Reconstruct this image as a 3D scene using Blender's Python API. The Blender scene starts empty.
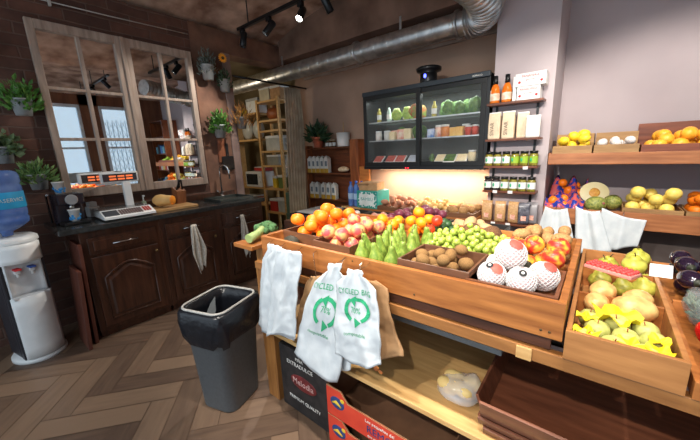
import bpy, bmesh, math, random
from mathutils import Vector, Matrix, noise
random.seed(7)
PI = math.pi
S = bpy.context.scene
C = S.collection

# ------------------------------------------------------------------ camera, world, lights
cd = bpy.data.cameras.new('camera'); cam = bpy.data.objects.new('camera', cd); C.objects.link(cam)
cd.sensor_width = 36; cd.lens = 311 * 36 / 700; cd.clip_start = .02
cam.matrix_world = Matrix(((0.78072997, -0.10503828, 0.615977, 0), (0.62365239, 0.19245523, -0.75764021, 0),
                           (-0.03896677, 0.97566795, 0.21576294, 1.4), (0, 0, 0, 1)))
S.camera = cam
W = bpy.data.worlds.new('street_daylight'); S.world = W; W.use_nodes = True
W.node_tree.nodes['Background'].inputs[0].default_value = (.74, .88, 1, 1)
W.node_tree.nodes['Background'].inputs[1].default_value = .82
S.view_settings.view_transform = 'Standard'; S.view_settings.look = 'None'
S.view_settings.exposure = 0.9; S.view_settings.gamma = 1
S.cycles.use_denoising = True
S.cycles.max_bounces = 7; S.cycles.transparent_max_bounces = 12
S.cycles.sample_clamp_indirect = 4
SPOT_W = 62          # one track spot

def light(name, kind, loc, energy, col=(1, 1, 1), parent=None, aim=None, **k):
    l = bpy.data.lights.new(name, kind); l.energy = energy; l.color = col
    for a, b in k.items(): setattr(l, a, b)
    o = bpy.data.objects.new(name, l); C.objects.link(o); o.location = loc
    if aim is not None:
        o.rotation_euler = (Vector(aim) - Vector(loc)).to_track_quat('-Z', 'Y').to_euler()
    if parent: o.parent = parent
    return o

# ------------------------------------------------------------------ materials
def lin(c):
    return tuple(((v / 255) / 12.92 if v / 255 <= .04045 else ((v / 255 + .055) / 1.055) ** 2.4) for v in c) + (1,)
MATS = {}
def mat(name, c, c2=None, rough=.5, scale=8, stretch=(1, 1, 1), bump=0, metal=0, trans=0, emit=0, alpha=1, coat=0, ior=1.45, sub=0, detail=4, mix=(.35, .65), coord='Object'):
    if name in MATS: return MATS[name]
    m = bpy.data.materials.new(name); m.use_nodes = True; MATS[name] = m
    n = m.node_tree.nodes; L = m.node_tree.links; b = n['Principled BSDF']
    b.inputs['Roughness'].default_value = rough; b.inputs['Metallic'].default_value = metal
    b.inputs['Transmission Weight'].default_value = trans; b.inputs['IOR'].default_value = ior
    b.inputs['Coat Weight'].default_value = coat; b.inputs['Alpha'].default_value = alpha
    if sub: b.inputs['Subsurface Weight'].default_value = sub; b.inputs['Subsurface Radius'].default_value = (.02, .01, .005)
    tc = n.new('ShaderNodeTexCoord'); mp = n.new('ShaderNodeMapping'); mp.inputs['Scale'].default_value = stretch
    L.new(tc.outputs[coord], mp.inputs[0])
    nz = n.new('ShaderNodeTexNoise'); nz.inputs['Scale'].default_value = scale; nz.inputs['Detail'].default_value = detail
    L.new(mp.outputs[0], nz.inputs['Vector'])
    r = n.new('ShaderNodeValToRGB'); r.color_ramp.elements[0].position, r.color_ramp.elements[1].position = mix
    c2 = c2 or tuple(v * .88 for v in c)
    r.color_ramp.elements[0].color = lin(c2); r.color_ramp.elements[1].color = lin(c)
    L.new(nz.outputs['Fac'], r.inputs[0]); L.new(r.outputs[0], b.inputs['Base Color'])
    if emit: L.new(r.outputs[0], b.inputs['Emission Color']); b.inputs['Emission Strength'].default_value = emit
    if bump:
        bp = n.new('ShaderNodeBump'); bp.inputs['Strength'].default_value = bump; bp.inputs['Distance'].default_value = .01
        L.new(nz.outputs['Fac'], bp.inputs['Height']); L.new(bp.outputs[0], b.inputs['Normal'])
    return m
def wood(name, c, c2, axis='X', scale=9, rough=.45, coat=.1):
    st = {'X': (.12, 1, 1), 'Y': (1, .12, 1), 'Z': (1, 1, .12)}[axis]
    st = tuple(v * 4 for v in st)
    return mat(name, c, c2, rough=rough, scale=scale, stretch=st, bump=.15, coat=coat, detail=6, mix=(.3, .7))

honey = wood('honey_pine', (190, 122, 62), (140, 82, 38))
honey_y = wood('honey_pine_depthwise', (180, 115, 60), (135, 80, 38), 'Y')
honey_z = wood('honey_pine_upright', (176, 122, 66), (120, 76, 38), 'Z')
pale = wood('pale_pine', (222, 182, 122), (196, 150, 92))
darkw = wood('dark_brown_wood', (92, 54, 36), (58, 33, 22), 'X', rough=.5)
boxw = wood('brown_box_wood', (124, 82, 54), (84, 52, 34), 'X', rough=.6)
boxpale = wood('tan_box_wood', (178, 140, 92), (138, 102, 64), 'X', rough=.6)
walnut = wood('walnut', (78, 46, 32), (46, 26, 18), 'Z', rough=.3, coat=.3)
redw = wood('red_brown_shelf_wood', (122, 66, 38), (82, 42, 24), 'X')
redw_z = wood('red_brown_shelf_side', (150, 84, 44), (100, 52, 28), 'Z')
wallshelf = wood('right_shelf_wood', (182, 118, 74), (140, 84, 50), 'X', rough=.5)
black = mat('black_plastic', (22, 23, 25), rough=.35)
blackmetal = mat('black_metal', (26, 28, 31), rough=.3, metal=.3)
white = mat('white_plastic', (226, 228, 228), (214, 216, 216), rough=.35)
paper = mat('white_paper', (238, 236, 234), (226, 224, 222), rough=.7)
greyp = mat('grey_plastic', (92, 98, 102), (84, 90, 94), rough=.45, bump=.05, scale=60)
steel = mat('galvanised_steel', (212, 212, 210), (170, 171, 172), rough=.36, metal=.9, scale=12)
zinc = mat('zinc_pot', (176, 180, 182), (146, 150, 152), rough=.5, metal=.5, scale=14)
chrome = mat('chrome', (210, 212, 215), rough=.12, metal=1)
bagw = mat('white_bag_film', (212, 218, 221), (196, 204, 209), rough=.35, scale=14, bump=.25, sub=0)
greenink = mat('green_ink', (52, 176, 122), rough=.5)
kraft = mat('kraft_paper', (186, 146, 104), (168, 128, 88), rough=.8, scale=20)
glass = mat('clear_glass', (235, 240, 240), rough=.03, alpha=.12, ior=1.45)
film = mat('clear_film', (245, 246, 248), rough=.12, alpha=.34)
concrete_grey = mat('grey_board', (120, 122, 122), (104, 106, 107), rough=.7, scale=12)
leaf = mat('leaf_green', (92, 140, 52), (50, 96, 34), rough=.6, scale=30)
leafd = mat('leaf_dark', (66, 92, 62), (38, 60, 40), rough=.6, scale=30)
stemm = mat('brown_stem', (92, 70, 40), rough=.8)
redink = mat('red_ink', (205, 48, 52), rough=.6)
blackink = mat('black_ink', (30, 30, 32), rough=.6)
whiteink = mat('white_ink', (236, 234, 228), rough=.6)

# ------------------------------------------------------------------ mesh helpers
class MB:
    def __init__(s): s.bm = bmesh.new()
    def _x(s, vs, M):
        if M is not None:
            for v in vs: v.co = M @ v.co
    def box(s, x0, x1, y0, y1, z0, z1, bev=.0, M=None):
        r = bmesh.ops.create_cube(s.bm, size=1); vs = r['verts']
        for v in vs:
            v.co = Vector(((x0 + x1) / 2 + v.co.x * (x1 - x0), (y0 + y1) / 2 + v.co.y * (y1 - y0), (z0 + z1) / 2 + v.co.z * (z1 - z0)))
        if bev:
            es = list({e for v in vs for e in v.link_edges})
            q = bmesh.ops.bevel(s.bm, geom=es, offset=bev, segments=2, affect='EDGES', profile=.6)
            vs = list({v for f in q['faces'] for v in f.verts} | {v for v in vs if v.is_valid})
            if M is not None:
                isl = set(vs); st = list(vs)
                while st:
                    v = st.pop()
                    for e in v.link_edges:
                        o = e.other_vert(v)
                        if o not in isl: isl.add(o); st.append(o)
                vs = list(isl)
        s._x(vs, M); return s
    def lathe(s, prof, at=(0, 0, 0), n=20, M=None, sx=1, sy=1, cap=True, smooth=True):
        rings = []
        for r, z in prof:
            if r < 1e-6: rings.append([s.bm.verts.new((at[0], at[1], at[2] + z))])
            else: rings.append([s.bm.verts.new((at[0] + sx * r * math.cos(2 * PI * i / n), at[1] + sy * r * math.sin(2 * PI * i / n), at[2] + z)) for i in range(n)])
        fs = []
        for a, b in zip(rings, rings[1:]):
            for i in range(n):
                j = (i + 1) % n
                if len(a) == 1 and len(b) == 1: continue
                if len(a) == 1: fs.append(s.bm.faces.new((a[0], b[j], b[i])))
                elif len(b) == 1: fs.append(s.bm.faces.new((a[i], a[j], b[0])))
                else: fs.append(s.bm.faces.new((a[i], a[j], b[j], b[i])))
        if cap:
            if len(rings[0]) > 1: s.bm.faces.new(rings[0][::-1])
            if len(rings[-1]) > 1: s.bm.faces.new(rings[-1])
        for f in fs: f.smooth = smooth
        s._x([v for r in rings for v in r], M); return s
    def cyl(s, p0, p1, r0, r1=None, n=12, cap=True):
        p0, p1 = Vector(p0), Vector(p1); r1 = r0 if r1 is None else r1
        d = p1 - p0; q = Vector((0, 0, 1)).rotation_difference(d).to_matrix().to_4x4()
        return s.lathe([(r0, 0), (r1, d.length)], n=n, M=Matrix.Translation(p0) @ q, cap=cap)
    def tube(s, pts, r, n=8, closed=False, cap=True):
        pts = [Vector(p) for p in pts]; rings = []
        rr = r if isinstance(r, (list, tuple)) else [r] * len(pts)
        up = None
        for i, p in enumerate(pts):
            a = pts[i - 1] if i or closed else p; b = pts[(i + 1) % len(pts)] if i < len(pts) - 1 or closed else p
            t = (b - a).normalized()
            if up is None: up = t.orthogonal().normalized()
            up = (up - t * up.dot(t)).normalized(); w = t.cross(up)
            rings.append([s.bm.verts.new(p + (up * math.cos(2 * PI * k / n) + w * math.sin(2 * PI * k / n)) * rr[i]) for k in range(n)])
        m = len(rings)
        for i in range(m if closed else m - 1):
            a, b = rings[i], rings[(i + 1) % m]
            for k in range(n):
                f = s.bm.faces.new((a[k], a[(k + 1) % n], b[(k + 1) % n], b[k])); f.smooth = True
        if cap and not closed: s.bm.faces.new(rings[0][::-1]); s.bm.faces.new(rings[-1])
        return s
    def ball(s, c, r, sc=(1, 1, 1), M=None, u=12, v=8):
        q = bmesh.ops.create_uvsphere(s.bm, u_segments=u, v_segments=v, radius=r)
        for x in q['verts']:
            x.co = Vector((x.co.x * sc[0] + c[0], x.co.y * sc[1] + c[1], x.co.z * sc[2] + c[2]))
            for f in x.link_faces: f.smooth = True
        s._x(q['verts'], M); return s
    def prism(s, poly, y0, y1, M=None):      # polygon in (x,z), extruded along y
        a = [s.bm.verts.new((x, y0, z)) for x, z in poly]; b = [s.bm.verts.new((x, y1, z)) for x, z in poly]
        n = len(poly); s.bm.faces.new(a); s.bm.faces.new(b[::-1])
        for i in range(n): s.bm.faces.new((a[i], b[i], b[(i + 1) % n], a[(i + 1) % n]))
        s._x(a + b, M); return s
    def sheet(s, fn, nu, nv, thick=0, smooth=True):     # fn(u,v)->point; thick makes it a closed shell
        P = [[Vector(fn(i / nu, j / nv)) for j in range(nv + 1)] for i in range(nu + 1)]
        V = [[s.bm.verts.new(p) for p in row] for row in P]
        for i in range(nu):
            for j in range(nv):
                f = s.bm.faces.new((V[i][j], V[i + 1][j], V[i + 1][j + 1], V[i][j + 1])); f.smooth = smooth
        if thick:
            U = []
            for i in range(nu + 1):
                row = []
                for j in range(nv + 1):
                    a = P[min(i + 1, nu)][j] - P[max(i - 1, 0)][j]; b = P[i][min(j + 1, nv)] - P[i][max(j - 1, 0)]
                    nn = a.cross(b); nn = nn.normalized() if nn.length > 1e-9 else Vector((0, 1, 0))
                    row.append(s.bm.verts.new(P[i][j] - nn * thick))
                U.append(row)
            for i in range(nu):
                for j in range(nv):
                    f = s.bm.faces.new((U[i][j], U[i][j + 1], U[i + 1][j + 1], U[i + 1][j])); f.smooth = smooth
            for i in range(nu):
                s.bm.faces.new((V[i][0], U[i][0], U[i + 1][0], V[i + 1][0])); s.bm.faces.new((V[i][nv], V[i + 1][nv], U[i + 1][nv], U[i][nv]))
            for j in range(nv):
                s.bm.faces.new((V[0][j], V[0][j + 1], U[0][j + 1], U[0][j])); s.bm.faces.new((V[nu][j], U[nu][j], U[nu][j + 1], V[nu][j + 1]))
        return s
    def jitter(s, a, f=8, seed=0):
        for v in s.bm.verts:
            v.co += noise.noise_vector(v.co * f + Vector((seed, 0, 0))) * a
        return s
    def mesh(s, name, m):
        me = bpy.data.meshes.new(name)
        bmesh.ops.recalc_face_normals(s.bm, faces=s.bm.faces)
        s.bm.to_mesh(me); s.bm.free(); me.materials.append(m); return me
    def part(s, name, m, parent=None, loc=None):
        o = bpy.data.objects.new(name, s.mesh(name, m)); C.objects.link(o)
        if parent: o.parent = parent
        if loc: o.location = loc
        return o

def tag(o, label=None, cat=None, group=None, kind=None):
    if label: o['label'] = label
    if cat: o['category'] = cat
    if group: o['group'] = group
    if kind: o['kind'] = kind
    return o
def thing(name, label, cat, loc=(0, 0, 0), rz=0, group=None):
    o = bpy.data.objects.new(name, None); C.objects.link(o); o.empty_display_size = .05
    o.location = loc; o.rotation_euler = (0, 0, rz)
    return tag(o, label, cat, group)
def struct(name, mb, m):
    o = mb.part(name, m); o['kind'] = 'structure'; return o
def dup(o, parent=None, loc=None, rot=None, scale=None, label=None, group=None):
    c = o.copy(); C.objects.link(c); c.parent = parent
    if loc is not None: c.location = loc
    if rot is not None: c.rotation_euler = rot
    if scale is not None: c.scale = (scale,) * 3 if isinstance(scale, (int, float)) else scale
    if label: c['label'] = label
    if group: c['group'] = group
    for ch in list(o.children): dup(ch, c)
    return c
class Proto:          # first use places the original, later uses place copies
    def __init__(s, o): s.o = o; s.used = False
    def put(s, loc, rot=(0, 0, 0), scale=1, label=None, group=None):
        if not s.used:
            s.used = True; o = s.o
            o.location = loc; o.rotation_euler = rot; o.scale = (scale,) * 3 if isinstance(scale, (int, float)) else scale
            if label: o['label'] = label
            if group: o['group'] = group
            return o
        return dup(s.o, None, loc, rot, scale, label, group)

def text_mesh(txt, size, m, name='lettering', extrude=.0006, M=None, parent=None, warp=None, sx=1):
    cu = bpy.data.curves.new(name, 'FONT'); cu.body = txt; cu.size = size; cu.extrude = extrude
    cu.align_x = 'CENTER'; cu.align_y = 'CENTER'; cu.resolution_u = 2
    t = bpy.data.objects.new('tmp', cu); C.objects.link(t)
    dg = bpy.context.evaluated_depsgraph_get()
    me = bpy.data.meshes.new_from_object(t.evaluated_get(dg)); me.name = name
    bpy.data.objects.remove(t)
    bm = bmesh.new(); bm.from_mesh(me)
    if warp: bmesh.ops.subdivide_edges(bm, edges=[e for e in bm.edges if e.calc_length() > size * .3], cuts=2)
    for v in bm.verts:
        v.co.x *= sx
        if M is not None: v.co = M @ v.co
        if warp: v.co = warp(v.co)
    bm.to_mesh(me); bm.free(); me.materials.clear(); me.materials.append(m)
    o = bpy.data.objects.new(name, me); C.objects.link(o)
    if parent: o.parent = parent
    return o
FRONT = Matrix.Rotation(PI / 2, 4, 'X')       # text faces -Y
def face_front(x, y, z, rot=0): return Matrix.Translation((x, y, z)) @ FRONT @ Matrix.Rotation(rot, 4, 'Z')
LEFTW = Matrix.Rotation(PI / 2, 4, 'Z') @ FRONT      # text faces +X

# ------------------------------------------------------------------ room shell
def plaster(name, c, c2, scale=1.6, bump=.3, c3=None):
    m = mat(name, c, c2, rough=.9, scale=scale, bump=bump, detail=9, mix=(.35, .65)); return m
wallw = plaster('lilac_white_plaster', (188, 176, 178), (179, 166, 169), 2, .08)
wallt = plaster('taupe_plaster', (176, 144, 124), (156, 126, 108), 2, .12)
ceilm = plaster('old_brown_vault_plaster', (214, 182, 160), (134, 102, 84), 3.6, 1.0)
patchy = plaster('worn_clay_plaster', (126, 92, 74), (84, 60, 50), 4, .9)
jambm = plaster('chalky_jamb_plaster', (150, 128, 120), (118, 98, 92), 4, .3)
roomd = plaster('back_room_plaster', (140, 126, 96), (118, 104, 78), 2, .1)

def brick_mat():
    m = bpy.data.materials.new('old_dark_brick'); m.use_nodes = True; n = m.node_tree.nodes; L = m.node_tree.links
    b = n['Principled BSDF']; b.inputs['Roughness'].default_value = .85
    tc = n.new('ShaderNodeTexCoord'); sp = n.new('ShaderNodeSeparateXYZ'); cb = n.new('ShaderNodeCombineXYZ')
    L.new(tc.outputs['Object'], sp.inputs[0]); L.new(sp.outputs['Y'], cb.inputs['X']); L.new(sp.outputs['Z'], cb.inputs['Y'])
    nz = n.new('ShaderNodeTexNoise'); nz.inputs['Scale'].default_value = 3; L.new(cb.outputs[0], nz.inputs['Vector'])
    ad = n.new('ShaderNodeVectorMath'); ad.operation = 'MULTIPLY_ADD'
    L.new(nz.outputs['Color'], ad.inputs[0]); ad.inputs[1].default_value = (.04, .04, 0); L.new(cb.outputs[0], ad.inputs[2])
    bk = n.new('ShaderNodeTexBrick'); L.new(ad.outputs[0], bk.inputs['Vector'])
    bk.inputs['Scale'].default_value = 1; bk.inputs['Brick Width'].default_value = .32; bk.inputs['Row Height'].default_value = .085
    bk.inputs['Mortar Size'].default_value = .007; bk.inputs['Mortar Smooth'].default_value = .5
    bk.inputs['Color1'].default_value = lin((94, 62, 50)); bk.inputs['Color2'].default_value = lin((70, 46, 38)); bk.inputs['Mortar'].default_value = lin((94, 72, 62))
    n2 = n.new('ShaderNodeTexNoise'); n2.inputs['Scale'].default_value = 9; n2.inputs['Detail'].default_value = 8; L.new(tc.outputs['Object'], n2.inputs['Vector'])
    mx = n.new('ShaderNodeMixRGB'); mx.blend_type = 'OVERLAY'; mx.inputs[0].default_value = .6
    L.new(bk.outputs['Color'], mx.inputs[1]); L.new(n2.outputs['Fac'], mx.inputs[2]); L.new(mx.outputs[0], b.inputs['Base Color'])
    bp = n.new('ShaderNodeBump'); bp.inputs['Strength'].default_value = .7; bp.inputs['Distance'].default_value = .01; bp.invert = True
    L.new(bk.outputs['Fac'], bp.inputs['Height']); L.new(bp.outputs[0], b.inputs['Normal'])
    return m
brick = brick_mat()

# floor: herringbone of wood-look tiles, one mesh
def floor_mesh():
    bm = bmesh.new(); col = bm.loops.layers.color.new('tone'); uv = bm.loops.layers.uv.new('uv')
    w, l = .14, .56; k = int(l / w); rnd = random.Random(3)
    ang = math.radians(45 + 6); ca, sa = math.cos(ang), math.sin(ang); g = .0025
    for i in range(-50, 60):
        for j in range(-16, 16):
            for o in (0, 1):
                # herringbone lattice: horizontal brick at (i*w + j*2l.. ) style
                if o == 0: x0, y0 = i * w + j * 2 * l, i * w; x1, y1 = x0 + l, y0 + w
                else: x0, y0 = i * w + j * 2 * l + l, i * w - l + w; x1, y1 = x0 + w, y0 + l
                x0 += g; y0 += g; x1 -= g; y1 -= g
                pts = [(x * ca - y * sa - 1.5, x * sa + y * ca + 1) for x, y in ((x0, y0), (x1, y0), (x1, y1), (x0, y1))]
                cx, cy = sum(p[0] for p in pts) / 4, sum(p[1] for p in pts) / 4
                if not (-6.6 < cx < 2.6 and -1.8 < cy < 4.4): continue
                f = bm.faces.new([bm.verts.new((p[0], p[1], 0)) for p in pts])
                t = rnd.random(); du = rnd.random() * 20
                loc = ((0, 0), (x1 - x0, 0), (x1 - x0, y1 - y0), (0, y1 - y0))
                for lp, (a, b_) in zip(f.loops, loc):
                    lp[col] = (t, t, t, 1); lp[uv].uv = (a + du, b_) if o == 0 else (b_ + du, a)
    # grout
    gz = -.003
    f = bm.faces.new([bm.verts.new(p) for p in ((-6.6, -1.5, gz), (2.3, -1.5, gz), (2.3, 4.3, gz), (-6.6, 4.3, gz))])
    for lp in f.loops: lp[col] = (.0, .0, .0, 0); lp[uv].uv = (0, 0)
    a = [bm.verts.new(p) for p in ((-6.6, -1.5, -.1), (2.3, -1.5, -.1), (2.3, 4.3, -.1), (-6.6, 4.3, -.1))]; bm.faces.new(a[::-1])
    for f in bm.faces:
        f.normal_update()
        if f.normal.z < 0 and f.calc_center_median().z > -.05: f.normal_flip()
    me = bpy.data.meshes.new('floor'); bm.to_mesh(me); bm.free()
    m = bpy.data.materials.new('wood_look_tile'); m.use_nodes = True; n = m.node_tree.nodes; L = m.node_tree.links; b = n['Principled BSDF']
    va = n.new('ShaderNodeVertexColor'); va.layer_name = 'tone'; u = n.new('ShaderNodeUVMap'); u.uv_map = 'uv'
    mp = n.new('ShaderNodeMapping'); mp.inputs['Scale'].default_value = (2, 16, 1); L.new(u.outputs[0], mp.inputs[0])
    nz = n.new('ShaderNodeTexNoise'); nz.inputs['Scale'].default_value = 2.2; nz.inputs['Detail'].default_value = 7; L.new(mp.outputs[0], nz.inputs['Vector'])
    mth = n.new('ShaderNodeMath'); mth.operation = 'MULTIPLY_ADD'; mth.inputs[1].default_value = .82; L.new(va.outputs['Color'], mth.inputs[0])
    m2 = n.new('ShaderNodeMath'); m2.operation = 'MULTIPLY'; m2.inputs[1].default_value = .6; L.new(nz.outputs['Fac'], m2.inputs[0]); L.new(m2.outputs[0], mth.inputs[2])
    r = n.new('ShaderNodeValToRGB'); r.color_ramp.elements[0].position = .15; r.color_ramp.elements[1].position = .85
    r.color_ramp.elements[0].color = lin((78, 60, 50)); r.color_ramp.elements[1].color = lin((128, 104, 84)); L.new(mth.outputs[0], r.inputs[0])
    L.new(r.outputs[0], b.inputs['Base Color']); b.inputs['Roughness'].default_value = .42
    me.materials.append(m); o = bpy.data.objects.new('floor', me); C.objects.link(o); o['kind'] = 'structure'
floor_mesh()

XL, YB, YR, XR, YF = -3.55, 3.45, 3.6, 2.0, -1.3
struct('wall_left', MB().box(XL - .22, XL, YF, 1.80, 0, 2.80), brick)
struct('wall_left_end', MB().box(XL - .22, XL + .004, 1.80, 2.14, 0, 2.80), patchy)
struct('trim_1', MB().box(XL - .24, XL + .02, 2.14, 2.24, 0, 2.56, .008), jambm)
struct('wall_left_lintel', MB().box(XL - .22, XL, 2.14, YB, 2.56, 2.80), patchy)
struct('wall_back', MB().box(XL - .22, -.5, YB, YB + .2, 0, 3.15), wallt)
struct('wall_back_right', MB().box(-.5, XR + .2, YR, YR + .2, 0, 3.15), wallw)
struct('trim_2', MB().box(-.81, -.36, 3.05, YR, 0, 3.12), wallw)                 # the pillar
# shop front on the right (seen in the mirror)
sf = MB()
sf.box(XR, XR + .2, YF, 1.35, 0, 3.15); sf.box(XR, XR + .2, 1.93, 2.27, 0, 3.15); sf.box(XR, XR + .2, 3.0, YR, 0, 3.15)
sf.box(XR, XR + .2, 1.35, 1.93, 0, .7); sf.box(XR, XR + .2, 1.35, 3.0, 2.62, 3.15)
struct('wall_right', sf, mat('shopfront_cladding', (128, 84, 58), (100, 62, 42), rough=.6, stretch=(1, 1, .2), scale=9))
for k, (a, b_, z0) in enumerate(((1.35, 1.93, .7), (2.27, 3.0, .02))):
    f = MB()
    f.box(XR - .02, XR + .06, a, a + .05, z0, 2.62); f.box(XR - .02, XR + .06, b_ - .05, b_, z0, 2.62)
    f.box(XR - .02, XR + .06, a + .05, b_ - .05, z0, z0 + .06); f.box(XR - .02, XR + .06, a + .05, b_ - .05, 2.56, 2.62); f.box(XR - .02, XR + .06, a + .05, b_ - .05, 1.68, 1.72)
    w_ = struct('window_%d' % (k + 1), f, mat('window_frame_paint', (214, 220, 224), rough=.5))
    MB().box(XR + .02, XR + .026, a + .05, b_ - .05, z0 + .06, 2.56).part('glass', mat('tinted_shop_glass', (40, 190, 235), rough=.05, alpha=.22), w_)
# folding grille across the second opening
gr = thing('folding_grille', 'grey folding lattice grille across the street door opening', 'grille', (XR + .23, 2.27, 0))
g_ = MB()
for i in range(9):
    y = i * .09
    g_.tube([(0, min(y, .72), 0), (0, min(y, .72), 2.3)], .006, 6)
for i in range(9):
    for j in range(11):
        y, z = i * .09, .15 + j * .2
        if y < .7: g_.tube([(0, y, z), (0, y + .09, z + .2 if (i + j) % 2 else z + .1)], .004, 4); g_.tube([(0, y, z + .2), (0, y + .09, z)], .004, 4)
g_.part('lattice', mat('grille_metal', (150, 160, 168), rough=.4, metal=.6), gr)
# ceiling vaults along Y
def vault(x0, x1, rise, zs):
    def fn(u, v):
        x = x0 + (x1 - x0) * u; y = YF + (YR - YF + .2) * v
        return (x, y, zs + rise * math.sin(PI * u) ** .8 + noise.noise(Vector((x * 2, y * 2, 0))) * .012)
    return fn
cm = MB(); cm.sheet(vault(XL - .22, -.95, .30, 2.76), 28, 40, -.05); cm.sheet(vault(-.95, XR + .2, .30, 2.76), 28, 40, -.05)
struct('ceiling', cm, ceilm)
struct('trim_3', MB().box(XL, -.81, 3.0, YB, 2.62, 3.12), plaster('beam_plaster', (132, 102, 86), (96, 72, 60), 3, .5))
struct('trim_4', MB().box(XL, -.81, YB - .03, YB, 2.44, 2.47), plaster('ledge_plaster', (176, 158, 146), (150, 132, 120), 5, .2))
# back room
struct('wall_store', MB().box(-6.4, XL - .22, 3.95, 4.1, 0, 3.0).box(-6.5, -6.4, 1.6, 4.1, 0, 3.0).box(-6.4, XL - .22, 1.6, 1.7, 0, 3.0), roomd)
struct('ceiling_store', MB().box(-6.5, XL - .2, 1.6, 4.1, 2.9, 3.0), roomd)

# ------------------------------------------------------------------ lighting fixtures
def track(x0, x1, y, z, label):
    t = thing('light_track', label, 'light track', (x0, y, z), 0, 'ceiling light tracks')
    MB().box(0, x1 - x0, -.018, .018, 0, .03, .003).part('rail', blackmetal, t)
    for f in (.1, .5, .9): MB().cyl(((x1 - x0) * f, 0, .03), ((x1 - x0) * f, 0, .5 if z < 2.7 else .36), .006).part('hanger', blackmetal, t)
    return t
lens_on = mat('lit_spot_lens', (255, 246, 230), rough=.3, emit=30)
def spot(x, y, z, aim, on=True, label='', power=1, angle=70, col=(1, .93, .84), blend=.5):
    d = (Vector(aim) - Vector((x, y, z - .1))).normalized(); q = d.to_track_quat('-Z', 'Y').to_matrix().to_4x4()
    t = thing('track_spotlight', label, 'spotlight', (x, y, z), 0, 'track spotlights')
    MB().box(-.03, .03, -.017, .017, -.04, 0, .003).part('adapter', blackmetal, t)
    MB().cyl((0, 0, -.04), (0, 0, -.10), .008).part('arm', blackmetal, t)
    M = Matrix.Translation((0, 0, -.10)) @ q
    b = MB(); b.lathe([(0, .075), (.030, .075), (.034, .06), (.034, -.07), (.031, -.075), (.029, -.07), (.029, -.055), (0, -.055)], M=M); b.part('housing', blackmetal, t)
    MB().lathe([(0, -.054), (.027, -.056), (.027, -.060), (0, -.062)], M=M).part('lens', lens_on if on else mat('unlit_spot_lens', (120, 120, 120), rough=.2), t)
    if on:
        l = light('spot_beam', 'SPOT', Vector((0, 0, -.10)) + d * .085, SPOT_W * power, col, spot_size=math.radians(angle), spot_blend=blend, shadow_soft_size=.03)
        l.rotation_euler = d.to_track_quat('-Z', 'Y').to_euler(); l.parent = t
    return t
track(-3.25, -1.3, 2.2, 2.72, 'black ceiling light track in front of the silver duct')
spot(-3.17, 2.2, 2.72, (-3.3, 2.0, 1.4), False, 'dark spotlight on the track, farthest left in the photo')
spot(-2.72, 2.2, 2.72, (-3.4, 1.3, 1.3), True, 'small spotlight tilted toward the mirror, second from left', .7, 85)
spot(-2.26, 2.2, 2.72, (-1.9, .9, 1.0), True, 'brightest glaring spotlight on the track, third from left', 1.0, 75)
spot(-1.95, 2.2, 2.72, (-1.6, 3.0, 1.0), False, 'dark spotlight at top edge of photo, rightmost on the track')
track(-1.4, 1.5, .55, 2.80, 'black ceiling light track above the front of the fruit display')
spot(-.95, .55, 2.80, (-1.0, 1.25, 1.0), True, 'spotlight above the orange crate end of the display', 1.2, 62)
spot(-.2, .55, 2.80, (-.35, 1.15, 1.0), True, 'spotlight above the pears and net-wrapped fruit', 1.0, 66)
spot(.5, .55, 2.80, (.25, 1.4, .9), True, 'spotlight above the right end of the display', .65, 66)
track(-1.7, .2, -1.0, 2.80, 'black ceiling light track over the open floor in front of the display')
spot(-1.0, -1.0, 2.80, (-.75, 1.0, .7), True, 'spotlight lighting the low pine shelf from the front', 1.1, 60)
spot(-.55, -1.0, 2.80, (-1.3, 3.0, .85), True, 'added unseen spotlight brightening the potato trays under the fridge', 2.2, 42)  # extra spot added behind the camera to lift the produce under the fridge
spot(-.2, -1.0, 2.80, (.15, 3.1, 1.0), True, 'added unseen spotlight brightening the melons on the wall shelf', 2.0, 36)  # extra low-angle spot, added so light reaches beneath the upper shelf
spot(.05, -1.0, 2.80, (.2, 1.0, .6), True, 'spotlight lighting the empty brown trays from the front', .8, 50)
track(-.4, 1.6, 1.9, 2.80, 'black ceiling light track facing the white wall shelves')
spot(-.2, 1.9, 2.80, (-.55, 3.1, 1.1), True, 'spotlight aimed at the pillar shelves', .45, 75)
spot(.55, 1.9, 2.80, (.35, 3.3, 1.0), True, 'spotlight aimed at the citrus shelf on the white wall', 1.0, 85)
light('store_room_fill', 'POINT', (-4.9, 2.2, 2.0), 9, (1, .86, .66), shadow_soft_size=.1)  # fill light added for the store room, no lamp body modelled
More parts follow.
